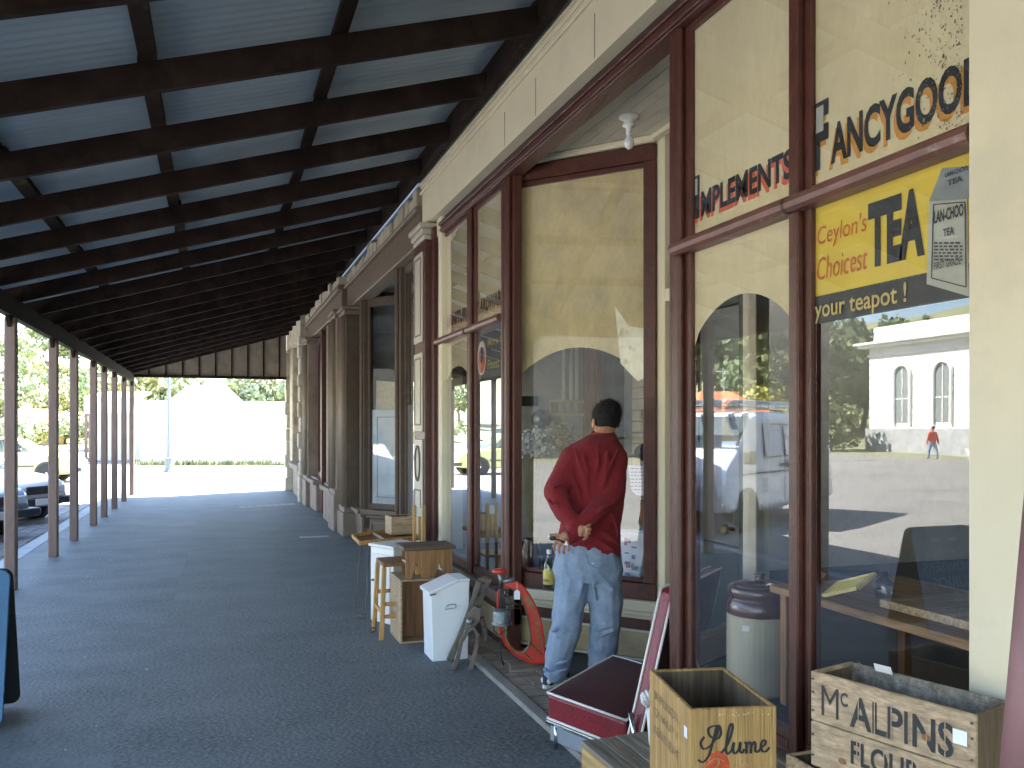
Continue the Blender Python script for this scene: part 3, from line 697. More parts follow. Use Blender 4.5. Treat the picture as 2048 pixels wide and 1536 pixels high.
# ceiling light of the recess
c = PZ(1258, 232, 3.42)
lt = thing('ceiling_light', 'white porcelain lamp holder with clear bulb under the recess ceiling', 'light', (c.x, c.y, 3.42))
build(MB().lathe(c, [(.062,0),(.062,-.012),(.045,-.022),(.028,-.03),(.028,-.045),(.038,-.052),(.038,-.062),(.018,-.07),(.018,-.115)], 24), 'lamp_holder', M['white'], lt, smooth=True)
build(MB().lathe(c, [(.014,-.115),(.018,-.125),(.028,-.145),(.031,-.165),(.025,-.185),(.012,-.197),(.002,-.2)], 20), 'bulb', M['bulb'], lt, smooth=True)
RT_ = Vector((CO, -SI, 0))

# ============================================================ THE BROWN SHOP NEXT DOOR
bs = thing('shop_building', 'grey brown painted shop with recessed door and half frosted windows', 'shop', (1.9, 10.7, 0))
B0, B1 = 7.96, 13.2
m = MB().box(2.02, 9, 8.06, B1, 5.0, 5.2); m.box(1.98, 2.25, 7.96, B1, 3.9, 5.0); m.box(8.8, 9, 8.06, B1, 0, 5.0)
build(m, 'wall', M['taupe'], bs)
build(MB().box(2.02, 8.8, B1-.1, B1, 0, 5.0), 'party_wall', M['inner'], bs)
build(MB().box(2.0, 8.8, 8.06, B1-.1, 3.6, 3.7), 'shop_ceiling', M['dark'], bs)
build(MB().box(2.0, 8.8, 8.06, B1-.1, 0, .04), 'shop_floor', M['dark'], bs)
m = MB().box(1.84, 2.04, 8.2, 13.5, 3.33, 3.63)
build(m, 'fascia', M['taupe'], bs, bevel=.004)
m = MB().box(1.79, 2.0, 8.22, 13.5, 3.632, 3.68); m.box(1.81, 2.0, 8.22, 13.5, 3.3, 3.328)
build(m, 'cornice', M['taupe2'], bs, bevel=.008)
rg = MB(); y = 8.3                                  # crumbling render above the cornice
while y < 13.4:
    l = random.uniform(.08, .25); rg.box(1.86+random.uniform(-.05, .0), 2.0, y, y+l, 3.682, 3.80+random.uniform(0, .1)); y += l
build(rg, 'crumbling_render', M['stone'], bs, bevel=.01)
# ornamental white pilaster
m = MB().box(1.815, 2.05, 7.915, 8.36, 0, 3.30)
pi = build(m, 'pilaster', M['maroon'], bs, bevel=.006)
m = MB().box(1.800, 1.8149, 7.97, 8.33, 2.36, 3.2); m.box(1.800, 1.8149, 7.97, 8.33, 1.52, 2.26); m.box(1.800, 1.8149, 7.97, 8.33, .34, 1.45)
build(m, 'pilaster_panel', M['pil'], pi, bevel=.004)
m = MB()
for z0, z1 in ((2.42, 3.14), (1.58, 2.2), (.40, .96)):
    m.box(1.794, 1.7995, 8.02, 8.28, z0, z0+.015); m.box(1.794, 1.7995, 8.02, 8.28, z1, z1+.015); m.box(1.794, 1.7995, 8.02, 8.032, z0+.016, z1); m.box(1.794, 1.7995, 8.268, 8.28, z0+.016, z1)
build(m, 'panel_line', M['taupe2'], pi)
m = MB(); n = 28
m.tube([(1.797, 8.15+.10*math.cos(2*math.pi*k/n), 1.22+.16*math.sin(2*math.pi*k/n)) for k in range(n+1)], .012, 6, False)
build(m, 'oval_moulding', M['taupe'], pi)
m = MB().box(1.76, 2.05, 7.87, 8.40, 3.40, 3.45); m.box(1.78, 2.05, 7.89, 8.38, 3.345, 3.399); m.box(1.80, 2.05, 7.90, 8.37, 3.302, 3.344)
build(m, 'capital', M['pil'], pi, bevel=.012, seg=2)
# windows
def bwin(s0, s1, frost=True, mt='umber', parent=bs, x=G, z0=.50, z1=3.22, label=None, ar=False):
    m = MB().box(x-.02, x+.04, s0, s1, z0-.06, z0); m.box(x-.02, x+.04, s0, s1, z1, z1+.08)
    m.box(x-.02, x+.04, s0, s0+.05, z0, z1); m.box(x-.02, x+.04, s1-.05, s1, z0, z1)
    wd = build(m, 'shop_window', M[mt], parent, bevel=.004, label=label)
    build(MB().quad((x, s0+.05, z0), (x, s1-.05, z0), (x, s1-.05, z1), (x, s0+.05, z1)), 'glass_pane', M['glass'], wd)
    if frost: build(MB().quad((x+.008, s0+.05, z0), (x+.008, s1-.05, z0), (x+.008, s1-.05, 1.80), (x+.008, s0+.05, 1.80)), 'frosted_lower_pane', M['frost'], wd)
    return wd
M['frost'] = mat('frosted_pane', (.40,.43,.44), .5, .08, 3, .1, 40, col2=(.30,.33,.34), amount=.4, s2=2)
bwin(8.38, 9.38, label='near half frosted window'); bwin(12.05, 12.56, label='far half frosted window')
for a, b in ((9.38, 9.60), (11.90, 12.05)):
    m = MB().box(1.88, 2.0, a, b, .2, 3.3); m.tube([(1.87, (a+b)/2, .45), (1.87, (a+b)/2, 3.3)], .03, 10)
    build(m, 'mullion', M['umber'], bs, bevel=.006)
def splay2(P0, P1, label):
    u = (P1-P0); W = u.length; u.normalize(); n = Vector((-u.y, u.x, 0)); n = -n if n.x > 0 else n
    def bx(mb, a0, a1, z0, z1, d0, d1): mb.obox(P0+u*a0+n*d0+Vector((0,0,z0)), u*(a1-a0), n*(d1-d0), (0,0,z1-z0)); return mb
    m = MB(); bx(m, 0, W, 3.2, 3.32, -.04, .035); bx(m, 0, W, .455, .53, -.04, .035); bx(m, 0, .07, .531, 3.199, -.04, .035); bx(m, W-.08, W, .531, 3.199, -.04, .035)
    wd = build(m, 'shop_window', M['umber'], bs, bevel=.005, label=label)
    q = lambda a, z, d=0: P0+u*a+n*d+Vector((0,0,z))
    build(MB().quad(q(.07,.53), q(W-.08,.53), q(W-.08,3.2), q(.07,3.2)), 'glass_pane', M['glass'], wd)
    fp = build(MB().quad(q(.07,.53,-.008), q(W-.08,.53,-.008), q(W-.08,1.80,-.008), q(.07,1.80,-.008)), 'frosted_lower_pane', M['frost'], wd)
    m = MB(); ln = [(.17,.62),(W-.17,.62),(W-.17,1.70),(.17,1.70),(.17,.62)]
    for a, b in zip(ln[:-1], ln[1:]): m.tube([q(a[0],a[1],-.004), q(b[0],b[1],-.004)], .003, 4)
    build(m, 'etched_line', M['taupe'], wd)
    m = MB(); m.quad(q(.1,1.80,-.05), q(W-.1,1.80,-.05), q(W-.1,2.12,-.06), q(.1,2.2,-.06)); build(m, 'net_curtain', mat('net', (.42,.38,.26), .8, .3, 30, 0, stretch=(6,6,.6)), wd)
    m = MB(); bx(m, -.08, W, .38, .452, -.05, .10); bx(m, -.06, W, .33, .379, -.05, .06); bx(m, -.04, W, .022, .329, -.05, .02)
    sl = build(m, 'stall_riser', M['taupe'], bs, bevel=.012, seg=2)
    m = MB(); bx(m, .08, W-.08, .26, .28, .021, .034); bx(m, .08, W-.08, .08, .10, .021, .034); bx(m, .08, .10, .101, .259, .021, .034); bx(m, W-.1, W-.08, .101, .259, .021, .034)
    build(m, 'riser_moulding', M['taupe2'], sl)
splay2(Vector((1.945, 11.95, 0)), Vector((2.67, 11.0, 0)), 'splayed recess window with frosted lower half and net curtain')
splay2(Vector((2.62, 10.1, 0)), Vector((1.96, 9.66, 0)), 'near splayed recess window')
for a, b in ((8.38, 9.6), (11.93, 12.56)):
    m = MB().box(1.80, 1.99, a, b, .385, .44); m.box(1.84, 1.985, a, b, .34, .384); m.box(1.86, 1.98, a, b, .0, .339)
    build(m, 'stall_riser', M['taupe'], bs, bevel=.01, seg=2)
build(MB().box(1.95, 3.1, 9.6, 11.95, 3.42, 3.46), 'recess_ceiling', M['boards'], bs)
m = MB().box(2.68, 2.74, 10.15, 11.0, .03, 2.3)
dr = build(m, 'door', M['taupe'], bs, bevel=.005); build(MB().box(2.67, 2.76, 10.1, 11.05, 2.31, 3.42), 'door_head', M['taupe2'], bs)
# fluted pilaster between the brown shop and the next
def fluted(s0, s1, x, zt, mt, parent, n=3, base=.55):
    m = MB().box(x+.03, 2.0, s0+.03, s1-.03, base, zt-.12)
    p = build(m, 'pilaster', M['umber'] if mt == 'taupe' else M[mt], parent, bevel=.006)
    for i in range(n):
        c = s0+.06+(s1-s0-.12)*(i+.5)/n; build(MB().tube([(x+.028, c, base+.02), (x+.028, c, zt-.14)], (s1-s0)*.10, 8), 'flute', M['taupe2'], p, smooth=True)
    m = MB().box(x-.02, 2.0, s0-.01, s1+.01, 0, base-.08); m.box(x-.0, 2.0, s0+.01, s1-.01, base-.079, base-.001)
    build(m, 'pilaster_base', M['pinkstone' if mt != 'taupe' else 'taupe2'], p, bevel=.012, seg=2)
    m = MB().box(x-.03, 2.0, s0-.02, s1+.02, zt-.05, zt); m.box(x, 2.0, s0, s1, zt-.119, zt-.051)
    build(m, 'capital', M['taupe2'], p, bevel=.012, seg=2)
fluted(12.58, 13.2, 1.71, 3.30, 'taupe', bs, 3, .42)

# ============================================================ THE SHOP WITH ARCHED MAROON WINDOWS
cs = thing('shop_building', 'shop with arched maroon window frames and pinkish stone plinths', 'shop', (1.8, 16, 0))
C0, C1 = 13.22, 18.5
m = MB().box(2.02, 9, C0, C1, 4.9, 5.1); m.box(1.98, 2.2, C0, C1, 3.9, 4.9); m.box(8.8, 9, C0, C1, 0, 4.9); m.box(2.02, 8.8, C1-.1, C1, 0, 4.9)
build(m, 'wall', M['taupe'], cs)
m = MB().box(1.76, 2.04, 13.22, C1, 3.34, 3.62); m.box(1.70, 2.04, 13.22, C1, 3.621, 3.70)
build(m, 'fascia', M['taupe'], cs, bevel=.01)
rg = MB(); y = 13.3
while y < 18.4:
    l = random.uniform(.1, .3); rg.box(1.74+random.uniform(-.06, .0), 2.0, y, y+l, 3.702, 3.80+random.uniform(0, .08)); y += l
build(rg, 'crumbling_render', M['stone'], cs, bevel=.012)
fluted(13.24, 13.9, 1.66, 3.33, 'pinkstone', cs, 2, .62)
def archwin(s0, s1, x, z0, z1, label, parent, bars=0):
    n = 16; r = (s1-s0)/2-.08; cy = (s0+s1)/2; zc = z1-r-.08
    m = MB()
    m.box(x, x+.07, s0, s0+.08, z0, z1); m.box(x, x+.07, s1-.08, s1, z0, z1); m.box(x, x+.07, s0+.081, s1-.081, z0, z0+.08)
    for i in range(n):
        a0, a1 = math.pi*i/n, math.pi*(i+1)/n
        y0, q0, y1, q1 = cy+r*math.cos(a0), zc+r*math.sin(a0), cy+r*math.cos(a1), zc+r*math.sin(a1)
        m.prism([(x, y0, q0), (x, y1, q1), (x, y1, z1), (x, y0, z1)], (.068, 0, 0))
    wd = build(m, 'window', M['maroon'], parent, label=label)
    build(MB().quad((x+.05, s0+.08, z0+.08), (x+.05, s1-.08, z0+.08), (x+.05, s1-.08, z1-.02), (x+.05, s0+.08, z1-.02)), 'glass_pane', M['glass'], wd)
    for i in range(bars):
        c = s0+.08+(s1-s0-.16)*(i+1)/(bars+1); build(MB().tube([(x+.02, c, z0+.08), (x+.02, c, z1-.1)], .028, 8), 'glazing_bar', M['maroon'], wd, smooth=True)
    return wd
w3 = archwin(14.0, 15.25, 1.86, .62, 3.3, 'near arched window', cs)
build(MB().quad((1.93, 14.1, 1.75), (1.93, 15.15, 1.75), (1.93, 15.15, 3.2), (1.93, 14.1, 3.2)), 'window_blind', mat('green_holland_blind', (.20,.24,.17), .7, .05, 3, 0), w3)
archwin(16.5, 17.5, 1.86, .62, 3.3, 'far arched window', cs)
for a, b in ((13.95, 15.3), (16.45, 17.55)):
    m = MB().box(1.72, 2.0, a, b, 0, .5); m.box(1.66, 2.0, a-.02, b+.02, .501, .58); m.box(1.74, 2.0, a, b, .581, .618)
    build(m, 'plinth', M['pinkstone'], cs, bevel=.015, seg=2)
build(MB().box(1.80, 2.0, 15.32, 15.5, .0, 3.33), 'door_post', M['taupe2'], cs, bevel=.01)
build(MB().box(1.80, 2.0, 16.25, 16.43, .0, 3.33), 'door_post', M['maroon'], cs, bevel=.01)
build(MB().box(2.1, 2.16, 15.5, 16.25, .0, 2.4), 'door', M['maroon'], cs, bevel=.01)
build(MB().box(1.98, 2.14, 15.5, 16.25, 2.41, 3.33), 'door_head', M['dark'], cs)
fluted(17.6, 18.3, 1.66, 3.33, 'pinkstone', cs, 2, .6)

# ============================================================ THE STONE CORNER BUILDING
ks = thing('stone_building', 'rough sandstone corner building with maroon barred window at the far end', 'building', (1.8, 20.5, 0))
K0, K1 = 18.52, 22.5
m = MB().box(2.0, 9, K0, K1, 0, 4.9); m.box(1.62, 2.0, K0, K1, 3.45, 4.7)
build(m, 'wall', M['stone'], ks)
def quoin(s, n=2):
    m = MB(); z = 0; k = 0
    while z < 3.44:
        h = random.uniform(.24, .34); wd = .34 if k % 2 else .24; e = random.uniform(-.03, .02)
        if s > 21: m.box(1.60+e, 2.0, s-wd, s, z, min(z+h, 3.445)-.006)
        else: m.box(1.60+e, 2.0, s, s+wd, z, min(z+h, 3.445)-.006)
        z += h; k += 1
    build(m, 'quoins', M['stonepale'], ks, bevel=.03, seg=2)
M['stonepale'] = mat('pale_rough_stone', (.50,.46,.37), .9, .2, 6, 1.0, 16)
quoin(K0+.0); quoin(K1)
archwin(19.2, 21.0, 1.80, .78, 3.4, 'maroon window with thin colonnettes', ks, 4)
m = MB().box(1.70, 2.0, 19.0, 21.3, 0, .62); m.box(1.60, 2.0, 18.95, 21.35, .621, .74); build(m, 'plinth', M['pinkstone'], ks, bevel=.02, seg=2)
m = MB().box(1.68, 2.0, 21.32, 22.1, .75, 3.44); build(m, 'pier', M['stone'], ks, bevel=.02)
m = MB().box(1.78, 1.80, 19.15, 21.05, 2.25, 2.33); build(m, 'window_rail', M['taupe2'], ks)

# ============================================================ GOODS ON THE FOOTPATH
# ---- white enamel bin with sloping lid
bn = thing('flour_bin', 'white enamel bin with sloping hinged lid and small handle', 'bin', (1.343, 5.68, 0))
x0, x1, y0, y1 = 1.343, 1.60, 5.68, 5.93
build(MB().prism([(x0+.012,y0,0),(x1-.0,y0,0),(x1+.01,y0,.525),(x1-.075,y0,.525),(x0-.0,y0,.452)], (0, y1-y0, 0)), 'bin_body', M['enamel'], bn, bevel=.006, seg=2)
build(MB().prism([(x0-.016,y0-.012,.444),(x0-.016,y0-.012,.466),(x1-.078,y0-.012,.543),(x1-.078,y0-.012,.527)], (0, y1-y0+.024, 0)), 'lid', M['enamel'], bn, bevel=.004, seg=2)
build(MB().box(x1-.076, x1+.012, y0-.006, y1+.006, .527, .541), 'back_ledge', M['enamel'], bn, bevel=.003)
m = MB().tube([(x0-.01, y0-.02, .449), (x0+.03, y0-.022, .457)], .005, 8); build(m, 'hinge', M['brass'], bn)
hp = [(x0+.10,y0-.001,.345),(x0+.098,y0-.012,.352),(x0+.105,y0-.014,.372),(x0+.13,y0-.014,.378),(x0+.165,y0-.014,.378),(x0+.17,y0-.012,.362),(x0+.165,y0-.001,.35)]
build(MB().tube(hp+[hp[0]], .0035, 6), 'handle', M['alu'], bn)
# ---- upended box and the step stool on it
o = thing('wooden_box', 'upended brown box with open dark side beneath the step stool', 'box', (1.25, 6.25, 0))
x0, x1, y0, y1, zt = 1.245, 1.63, 6.22, 6.60, .462
t_ = .016
m = MB().box(x0, x1, y0, y1, 0, t_); m.box(x0, x1, y0, y1, zt-t_, zt); m.box(x0, x0+t_, y0, y1, t_+.001, zt-t_-.001); m.box(x1-t_, x1, y0, y1, t_+.001, zt-t_-.001)
build(m, 'frame', M['crate'], o, bevel=.002)
build(MB().box(x0+t_, x1-t_, y0+.16, y0+.17, t_, zt-t_), 'bottom_board', M['brownwood'], o)
o = thing('step_stool', 'small brown step stool with notched ends standing on the upended box', 'stool', (1.45, 6.35, .462))
sx0, sx1, sy0, sy1, zb = 1.29, 1.64, 6.24, 6.50, .463
build(MB().box(sx0-.02, sx1+.02, sy0-.02, sy1+.02, zb+.205, zb+.232), 'seat', wood('dark_stool_top', (.13,.085,.06), (.07,.045,.03), 'X'), o, bevel=.004)
def legboard(a, b):
    # notched end board between corners a and b
    a, b = Vector(a), Vector(b); u = b-a; W = u.length; u.normalize(); n = Vector((-u.y, u.x, 0))*.016
    pr = [(0,0),(W*.26,0),(W*.5,.115),(W*.74,0),(W,0),(W,.204),(0,.204)]
    m = MB(); 
    for tri in ([(0,0),(W*.26,0),(W*.5,.115),(W*.5,.204),(0,.204)], [(W*.74,0),(W,0),(W,.204),(W*.5,.204),(W*.5,.115)]):
        m.prism([a+u*p[0]+Vector((0,0,p[1])) for p in tri], n)
    return m
build(legboard((sx1-.19, sy0, zb), (sx1, sy0+.02, zb)), 'leg', wood('stool_end', (.34,.17,.06), (.2,.09,.03), 'Z'), o)
build(legboard((sx0, sy0, zb), (sx0+.16, sy0+.0, zb)), 'leg', wood('stool_end2', (.30,.15,.055), (.2,.09,.03), 'Z'), o)
build(legboard((sx0+.02, sy1-.03, zb), (sx0+.16, sy1-.03, zb)), 'leg', M['brownwood'], o)
build(MB().box(sx0+.02, sx1-.02, sy0+.03, sy1-.03, zb+.10, zb+.115), 'shelf', M['crate'], o)
# ---- tall stool
o = thing('tall_stool', 'tall narrow wooden stool with rungs in front of the white cabinet', 'stool', (1.15, 6.35, 0))
fl_ = PZ(763, 1281); bl_ = PZ(748, 1261); wv = Vector((.30, .03, 0)); sz = .56
legs = [fl_, bl_, fl_+wv, bl_+wv+Vector((.02,0,0))]
cen = sum(legs, Vector())/4
for p in legs: build(MB().bar(p, p.lerp(cen, .16)+Vector((0,0,sz-.03)), .032, .032), 'leg', M['honey'], o, bevel=.004)
for z, a, b in ((.20,0,1),(.20,2,3),(.26,0,2),(.30,1,3),(.17,0,2)):
    f_ = .16*z/sz; build(MB().bar(legs[a].lerp(cen,f_)+Vector((0,0,z)), legs[b].lerp(cen,f_)+Vector((0,0,z)), .018, .028), 'rung', M['honey'], o, bevel=.003)
m = MB(); t4 = [legs[i].lerp(cen, .08) for i in (0, 2, 3, 1)]; m.prism([p+Vector((0,0,sz-.028)) for p in t4], (0,0,.03))
build(m, 'seat', M['brownwood'], o, bevel=.006)
# ---- white cabinet
o = thing('cabinet', 'small chipped white cabinet with cream side behind the tall stool', 'cabinet', (1.25, 7.0, 0))
a, b = PZ(741, 1240), PZ(787, 1252); u = (b-a).normalized(); n = Vector((-u.y, u.x, 0)); n = n if n.x > 0 else -n
for nm, z0, z1, g in (('cabinet_body', .0, .60, 0), ('cabinet_top', .601, .625, .015)):
    build(MB().obox(a-u*g-n*g+Vector((0,0,z0)), u*((b-a).length+2*g), n*(.30+2*g), (0,0,z1-z0)), nm, M['offwhite'], o, bevel=.005)
build(MB().obox(a+u*.04-n*.008+Vector((0,0,.05)), u*((b-a).length-.08), n*.006, (0,0,.5)), 'cabinet_door', M['offwhite'], o, bevel=.003)
build(MB().lathe(a+u*.07-n*.03+Vector((0,0,.33)), [(.01,0),(.014,.008),(.008,.016)], 10), 'cabinet_knob', M['brass'], o)
# ---- tray on wrought iron legs
o = thing('tray_stand', 'shallow wooden tray on curled wrought iron legs', 'stand', (1.3, 7.4, 0))
tz = .585
p0, p1, p2, p3 = PZ(720, 1089, tz), PZ(852, 1076, tz), PZ(838, 1056, tz), PZ(705, 1074, tz)
p1 = p0+(p1-p0).normalized()*.60; p2 = p3+(p2-p3).normalized()*.60
tr = build(MB().prism([p0, p1, p2, p3], (0,0,-.012)), 'tray', M['brownwood'], o)
for q0, q1 in ((p0,p1),(p1,p2),(p2,p3),(p3,p0)): build(MB().bar(q0+Vector((0,0,.012)), q1+Vector((0,0,.012)), .014, .034), 'tray_rim', M['honey'], tr)
build(MB().bar(p0.lerp(p1,.42)+Vector((0,0,.012)), p3.lerp(p2,.42)+Vector((0,0,.012)), .012, .022), 'tray_divider', M['crate'], tr)
for (fx, fy), tp in (((700,1226), p0.lerp(p3,.5)+Vector((.05,0,0))), ((722,1240), p0.lerp(p1,.15)), ((742,1268), p0.lerp(p1,.3))):
    ft = PZ(fx, fy); ft.z = .012; 
    d = (tp-ft); crv = [ft+Vector((.03,.0,.03)), ft+Vector((.0,0,.036)), ft+Vector((-.022,0,.018)), ft+Vector((0,0,0)), ft+Vector((.035,0,.006)), ft+d*.14+Vector((.03,0,.02)), ft+d*.34+Vector((.03,0,.0)), ft+d*.6+Vector((.01,0,0)), tp]
    build(MB().tube(crv, .0055, 7), 'leg', M['cast'], o, smooth=True)
# ---- small open crate on the tray
cb = p0.lerp(p1, .60).lerp(p3.lerp(p2, .60), .45)
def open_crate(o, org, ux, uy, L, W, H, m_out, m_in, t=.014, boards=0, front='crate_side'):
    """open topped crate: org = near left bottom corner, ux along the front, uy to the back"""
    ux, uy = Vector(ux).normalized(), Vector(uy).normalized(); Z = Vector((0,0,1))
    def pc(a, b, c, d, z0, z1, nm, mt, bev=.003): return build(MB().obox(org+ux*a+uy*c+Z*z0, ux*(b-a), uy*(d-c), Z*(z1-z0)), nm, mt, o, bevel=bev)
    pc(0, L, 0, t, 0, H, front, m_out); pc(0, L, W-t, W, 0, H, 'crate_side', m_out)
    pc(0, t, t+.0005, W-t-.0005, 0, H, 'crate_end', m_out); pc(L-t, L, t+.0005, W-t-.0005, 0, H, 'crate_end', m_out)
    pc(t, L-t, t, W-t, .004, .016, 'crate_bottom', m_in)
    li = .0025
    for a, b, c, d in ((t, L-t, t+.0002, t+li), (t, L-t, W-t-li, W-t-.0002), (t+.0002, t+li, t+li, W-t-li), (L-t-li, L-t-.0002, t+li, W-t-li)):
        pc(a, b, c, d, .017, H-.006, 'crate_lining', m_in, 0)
o = thing('small_crate', 'small pale open crate resting on the wooden tray', 'crate', tuple(cb+Vector((0,0,.012))))
ca = PZ(782, 1074, tz+.0); 
open_crate(o, Vector((ca.x, ca.y-.02, tz+.02)), (.97,.1,0), (-.1,.97,0), .22, .2, .16, M['crate'], M['cratein'], .01)
# ---- wooden chair behind, back and seat
o = thing('wooden_chair', 'honey coloured wooden chair with slatted back behind the tray', 'chair', (1.5, 7.35, 0))
Lc = PY(828, 1010, 7.28); Rc = PY(851, 1010, 7.28); zt = Lc.z
for nm, px in (('back_post', 829), ('back_post', 848)):
    p = PY(px, 1085, 7.28); build(MB().bar((p.x, 7.28, 0), (p.x-.0, 7.28, zt), .022, .03), nm, M['honey'], o, bevel=.004)
pL, pR = PY(829, 1040, 7.28).x, PY(848, 1040, 7.28).x
m = MB().box(pL+.012, pR-.012, 7.27, 7.285, zt-.10, zt-.02); build(m, 'crest_rail', M['white'], o, bevel=.006)
build(MB().box((pL+pR)/2-.012, (pL+pR)/2+.014, 7.272, 7.284, .62, zt-.101), 'slat', M['honey'], o, bevel=.003)
build(MB().box(pL-.14, pR+.02, 7.26, 7.60, .43, .455), 'seat', M['honey'], o, bevel=.006)
for xx in (pL-.12, pR): build(MB().box(xx-.014, xx+.014, 7.56, 7.59, 0, .43), 'leg', M['honey'], o, bevel=.003)
for xx in (pL-.12,): build(MB().box(xx-.014, xx+.014, 7.28, 7.31, 0, .43), 'leg', M['honey'], o, bevel=.003)

# ---- leaning cast iron frame
o = thing('cast_iron_frame', 'rusty cast iron machine frame with arched feet leaning on the sill', 'machine frame', (1.5, 5.75, 0))
d0 = 5.72
def I(x, y, d=d0): return PD(x, y, d)
m = MB()
def flat(mb, pts, w, th=.02, d=d0):
    pts = [PD(p[0], p[1], p[2] if len(p) > 2 else d) for p in pts]
    nf = Vector((SI, CO, 0))*th; n = len(pts); Ls, Rs = [], []
    for i, p in enumerate(pts):
        t = (pts[min(i+1, n-1)]-pts[max(i-1, 0)]); t -= nf.normalized()*t.dot(nf.normalized()); t.normalize(); sd_ = t.cross(nf.normalized())
        ww = w[i] if isinstance(w, (list, tuple)) else w
        Ls.append(p+sd_*ww/2); Rs.append(p-sd_*ww/2)
    mb.loft([[Ls[i], Rs[i], Rs[i]+nf, Ls[i]+nf] for i in range(n)])
flat(m, [(899,1322),(912,1290),(928,1250),(945,1205),(958,1162)], [.05,.035,.03,.03,.04], .05)
build(m, 'long_rail', M['cast'], o, bevel=.004)
m = MB(); flat(m, [(905,1345),(915,1318),(922,1285),(935,1262),(947,1256),(955,1270),(952,1300),(940,1342)], [.035,.028,.026,.03,.03,.028,.026,.035], .04, 5.62)
build(m, 'arched_foot', M['cast'], o, bevel=.004)
m = MB(); flat(m, [(935,1262),(948,1235),(956,1215)], [.05,.09,.05], .03, 5.64); flat(m, [(950,1240),(958,1208),(972,1175),(980,1158)], [.045,.035,.03,.035], .03, 5.78)
build(m, 'upper_arm', M['cast'], o, bevel=.004)
m = MB(); flat(m, [(962,1235),(970,1262),(972,1286)], [.03,.035,.02], .03, 5.8); build(m, 'side_piece', M['cast'], o, bevel=.003)
m = MB(); flat(m, [(957,1163),(969,1160),(982,1164)], [.03,.03,.02], .06, 5.75)
build(m, 'cross_piece', M['cast'], o, bevel=.003)
build(MB().ell(PD(939,1243,5.60), (.022,.022,.022)), 'pivot', M['motor'], o, smooth=True)
# ---- red oval cast machine
o = thing('cutting_machine', 'red oval cast iron machine with hanging motor and paper price tag', 'machine', tuple(PZ(1050, 1335)))
D = 5.62; nf = Vector((SI, CO, 0))
out = [(1003,1168),(1012,1163),(1030,1163),(1045,1172),(1060,1192),(1073,1216),(1082,1245),(1087,1275),(1088,1305),(1089,1326),(1062,1326),(1045,1318),(1028,1308),(1012,1290),(1002,1268),(998,1246),(996,1225),(995,1200),(997,1182)]
inn = [(1008,1180),(1018,1176),(1030,1180),(1040,1192),(1049,1212),(1056,1236),(1060,1262),(1061,1280),(1057,1294),(1049,1303),(1042,1305),(1030,1302),(1020,1292),(1013,1278),(1008,1262),(1006,1246),(1004,1225),(1003,1200),(1004,1187)]
m = MB(); rng = []
for a, b in zip(out, inn):
    A, B = PD(*a, D), PD(*b, D); rng.append([A, B, B+nf*.05, A+nf*.05])
rng.append(rng[0]); n0 = len(rng)
base = len(m.v)
for r in rng: m.v += r
for i in range(n0-1):
    for k in range(4): a = base+i*4+k; b = base+i*4+(k+1) % 4; m.f.append((a, b, b+4, a+4))
fr_ = build(m, 'oval_frame', M['redpaint'], o, bevel=.003)
m = MB(); m.tube([PD(*p, D-.004) for p in inn]+[PD(*inn[0], D-.004)], .006, 6, False); build(m, 'inner_rim', M['brass'], fr_)
m = MB(); m.tube([PD(*p, D-.004) for p in out]+[PD(*out[0], D-.004)], .007, 6, False); build(m, 'outer_rim', M['redpaint'], fr_)
m = MB(); m.tube([PD(1060,1286,D-.003), PD(1089,1314,D-.003)], .006, 6); build(m, 'rib', M['brass'], fr_)
m = MB(); m.tube([PD(1048,1304,D-.003), PD(1066,1325,D-.003)], .006, 6); build(m, 'rib', M['brass'], fr_)
m = MB(); a, b = PD(1064, 1214, D-.006), PD(1077, 1300, D-.006)
letters(m, 'ARTERHORPEL', a, (b-a), -nf.cross(b-a), (b-a).length, .034, .01); build(m, 'cast_lettering', M['brass'], fr_)
build(MB().obox(PD(1050,1196,D-.004), PD(1062,1217,D)-PD(1050,1196,D), nf*.003, PD(1059,1190,D)-PD(1050,1196,D)), 'nameplate', M['brass'], fr_)
m = MB(); c = PD(1000, 1143, D); m.lathe(c, [(.01,-.012),(.048,-.008),(.052,.004),(.046,.014),(.02,.018)], 20); build(m, 'hand_knob', M['redpaint'], o, smooth=True)
m = MB(); m.tube([PD(1000,1148,D), PD(1003,1168,D)], .014, 10); m.tube([PD(1006,1164,D), PD(1029,1158,D)], [.012,.018], 10); build(m, 'spindle', M['motor'], o, smooth=True)
m = MB(); c = PD(1003, 1240, D-.05)
m.lathe(c, [(.02,.075),(.05,.06),(.058,.04),(.060,-.01),(.066,-.02),(.066,-.028),(.05,-.03)], 20); build(m, 'motor', M['motor'], o, smooth=False, bevel=.002)
m = MB()
for px in (998, 1004, 1010): m.tube([PD(px,1222,D-.05), PD(1003+(px-1003)*.5,1190,D-.03), PD(1003,1165,D-.01)], .007, 8)
build(m, 'motor_arm', M['rubber'], o, smooth=True)
m = MB(); m.tube([PD(1003,1172,D-.07),PD(992,1182,D-.08),PD(987,1177,D-.08),PD(992,1172,D-.08),PD(1010,1182,D-.09),PD(1021,1200,D-.09),PD(1022,1230,D-.09),PD(1014,1258,D-.09),PD(998,1270,D-.09),PD(988,1262,D-.08),PD(987,1248,D-.07)], .005, 6)
m.tube([PD(1001,1275,D-.02),PD(1000,1300,D-.03),PD(1004,1322,D-.03),PD(1008,1332,D-.02)], .005, 6); build(m, 'power_cord', M['rubber'], o, smooth=True)
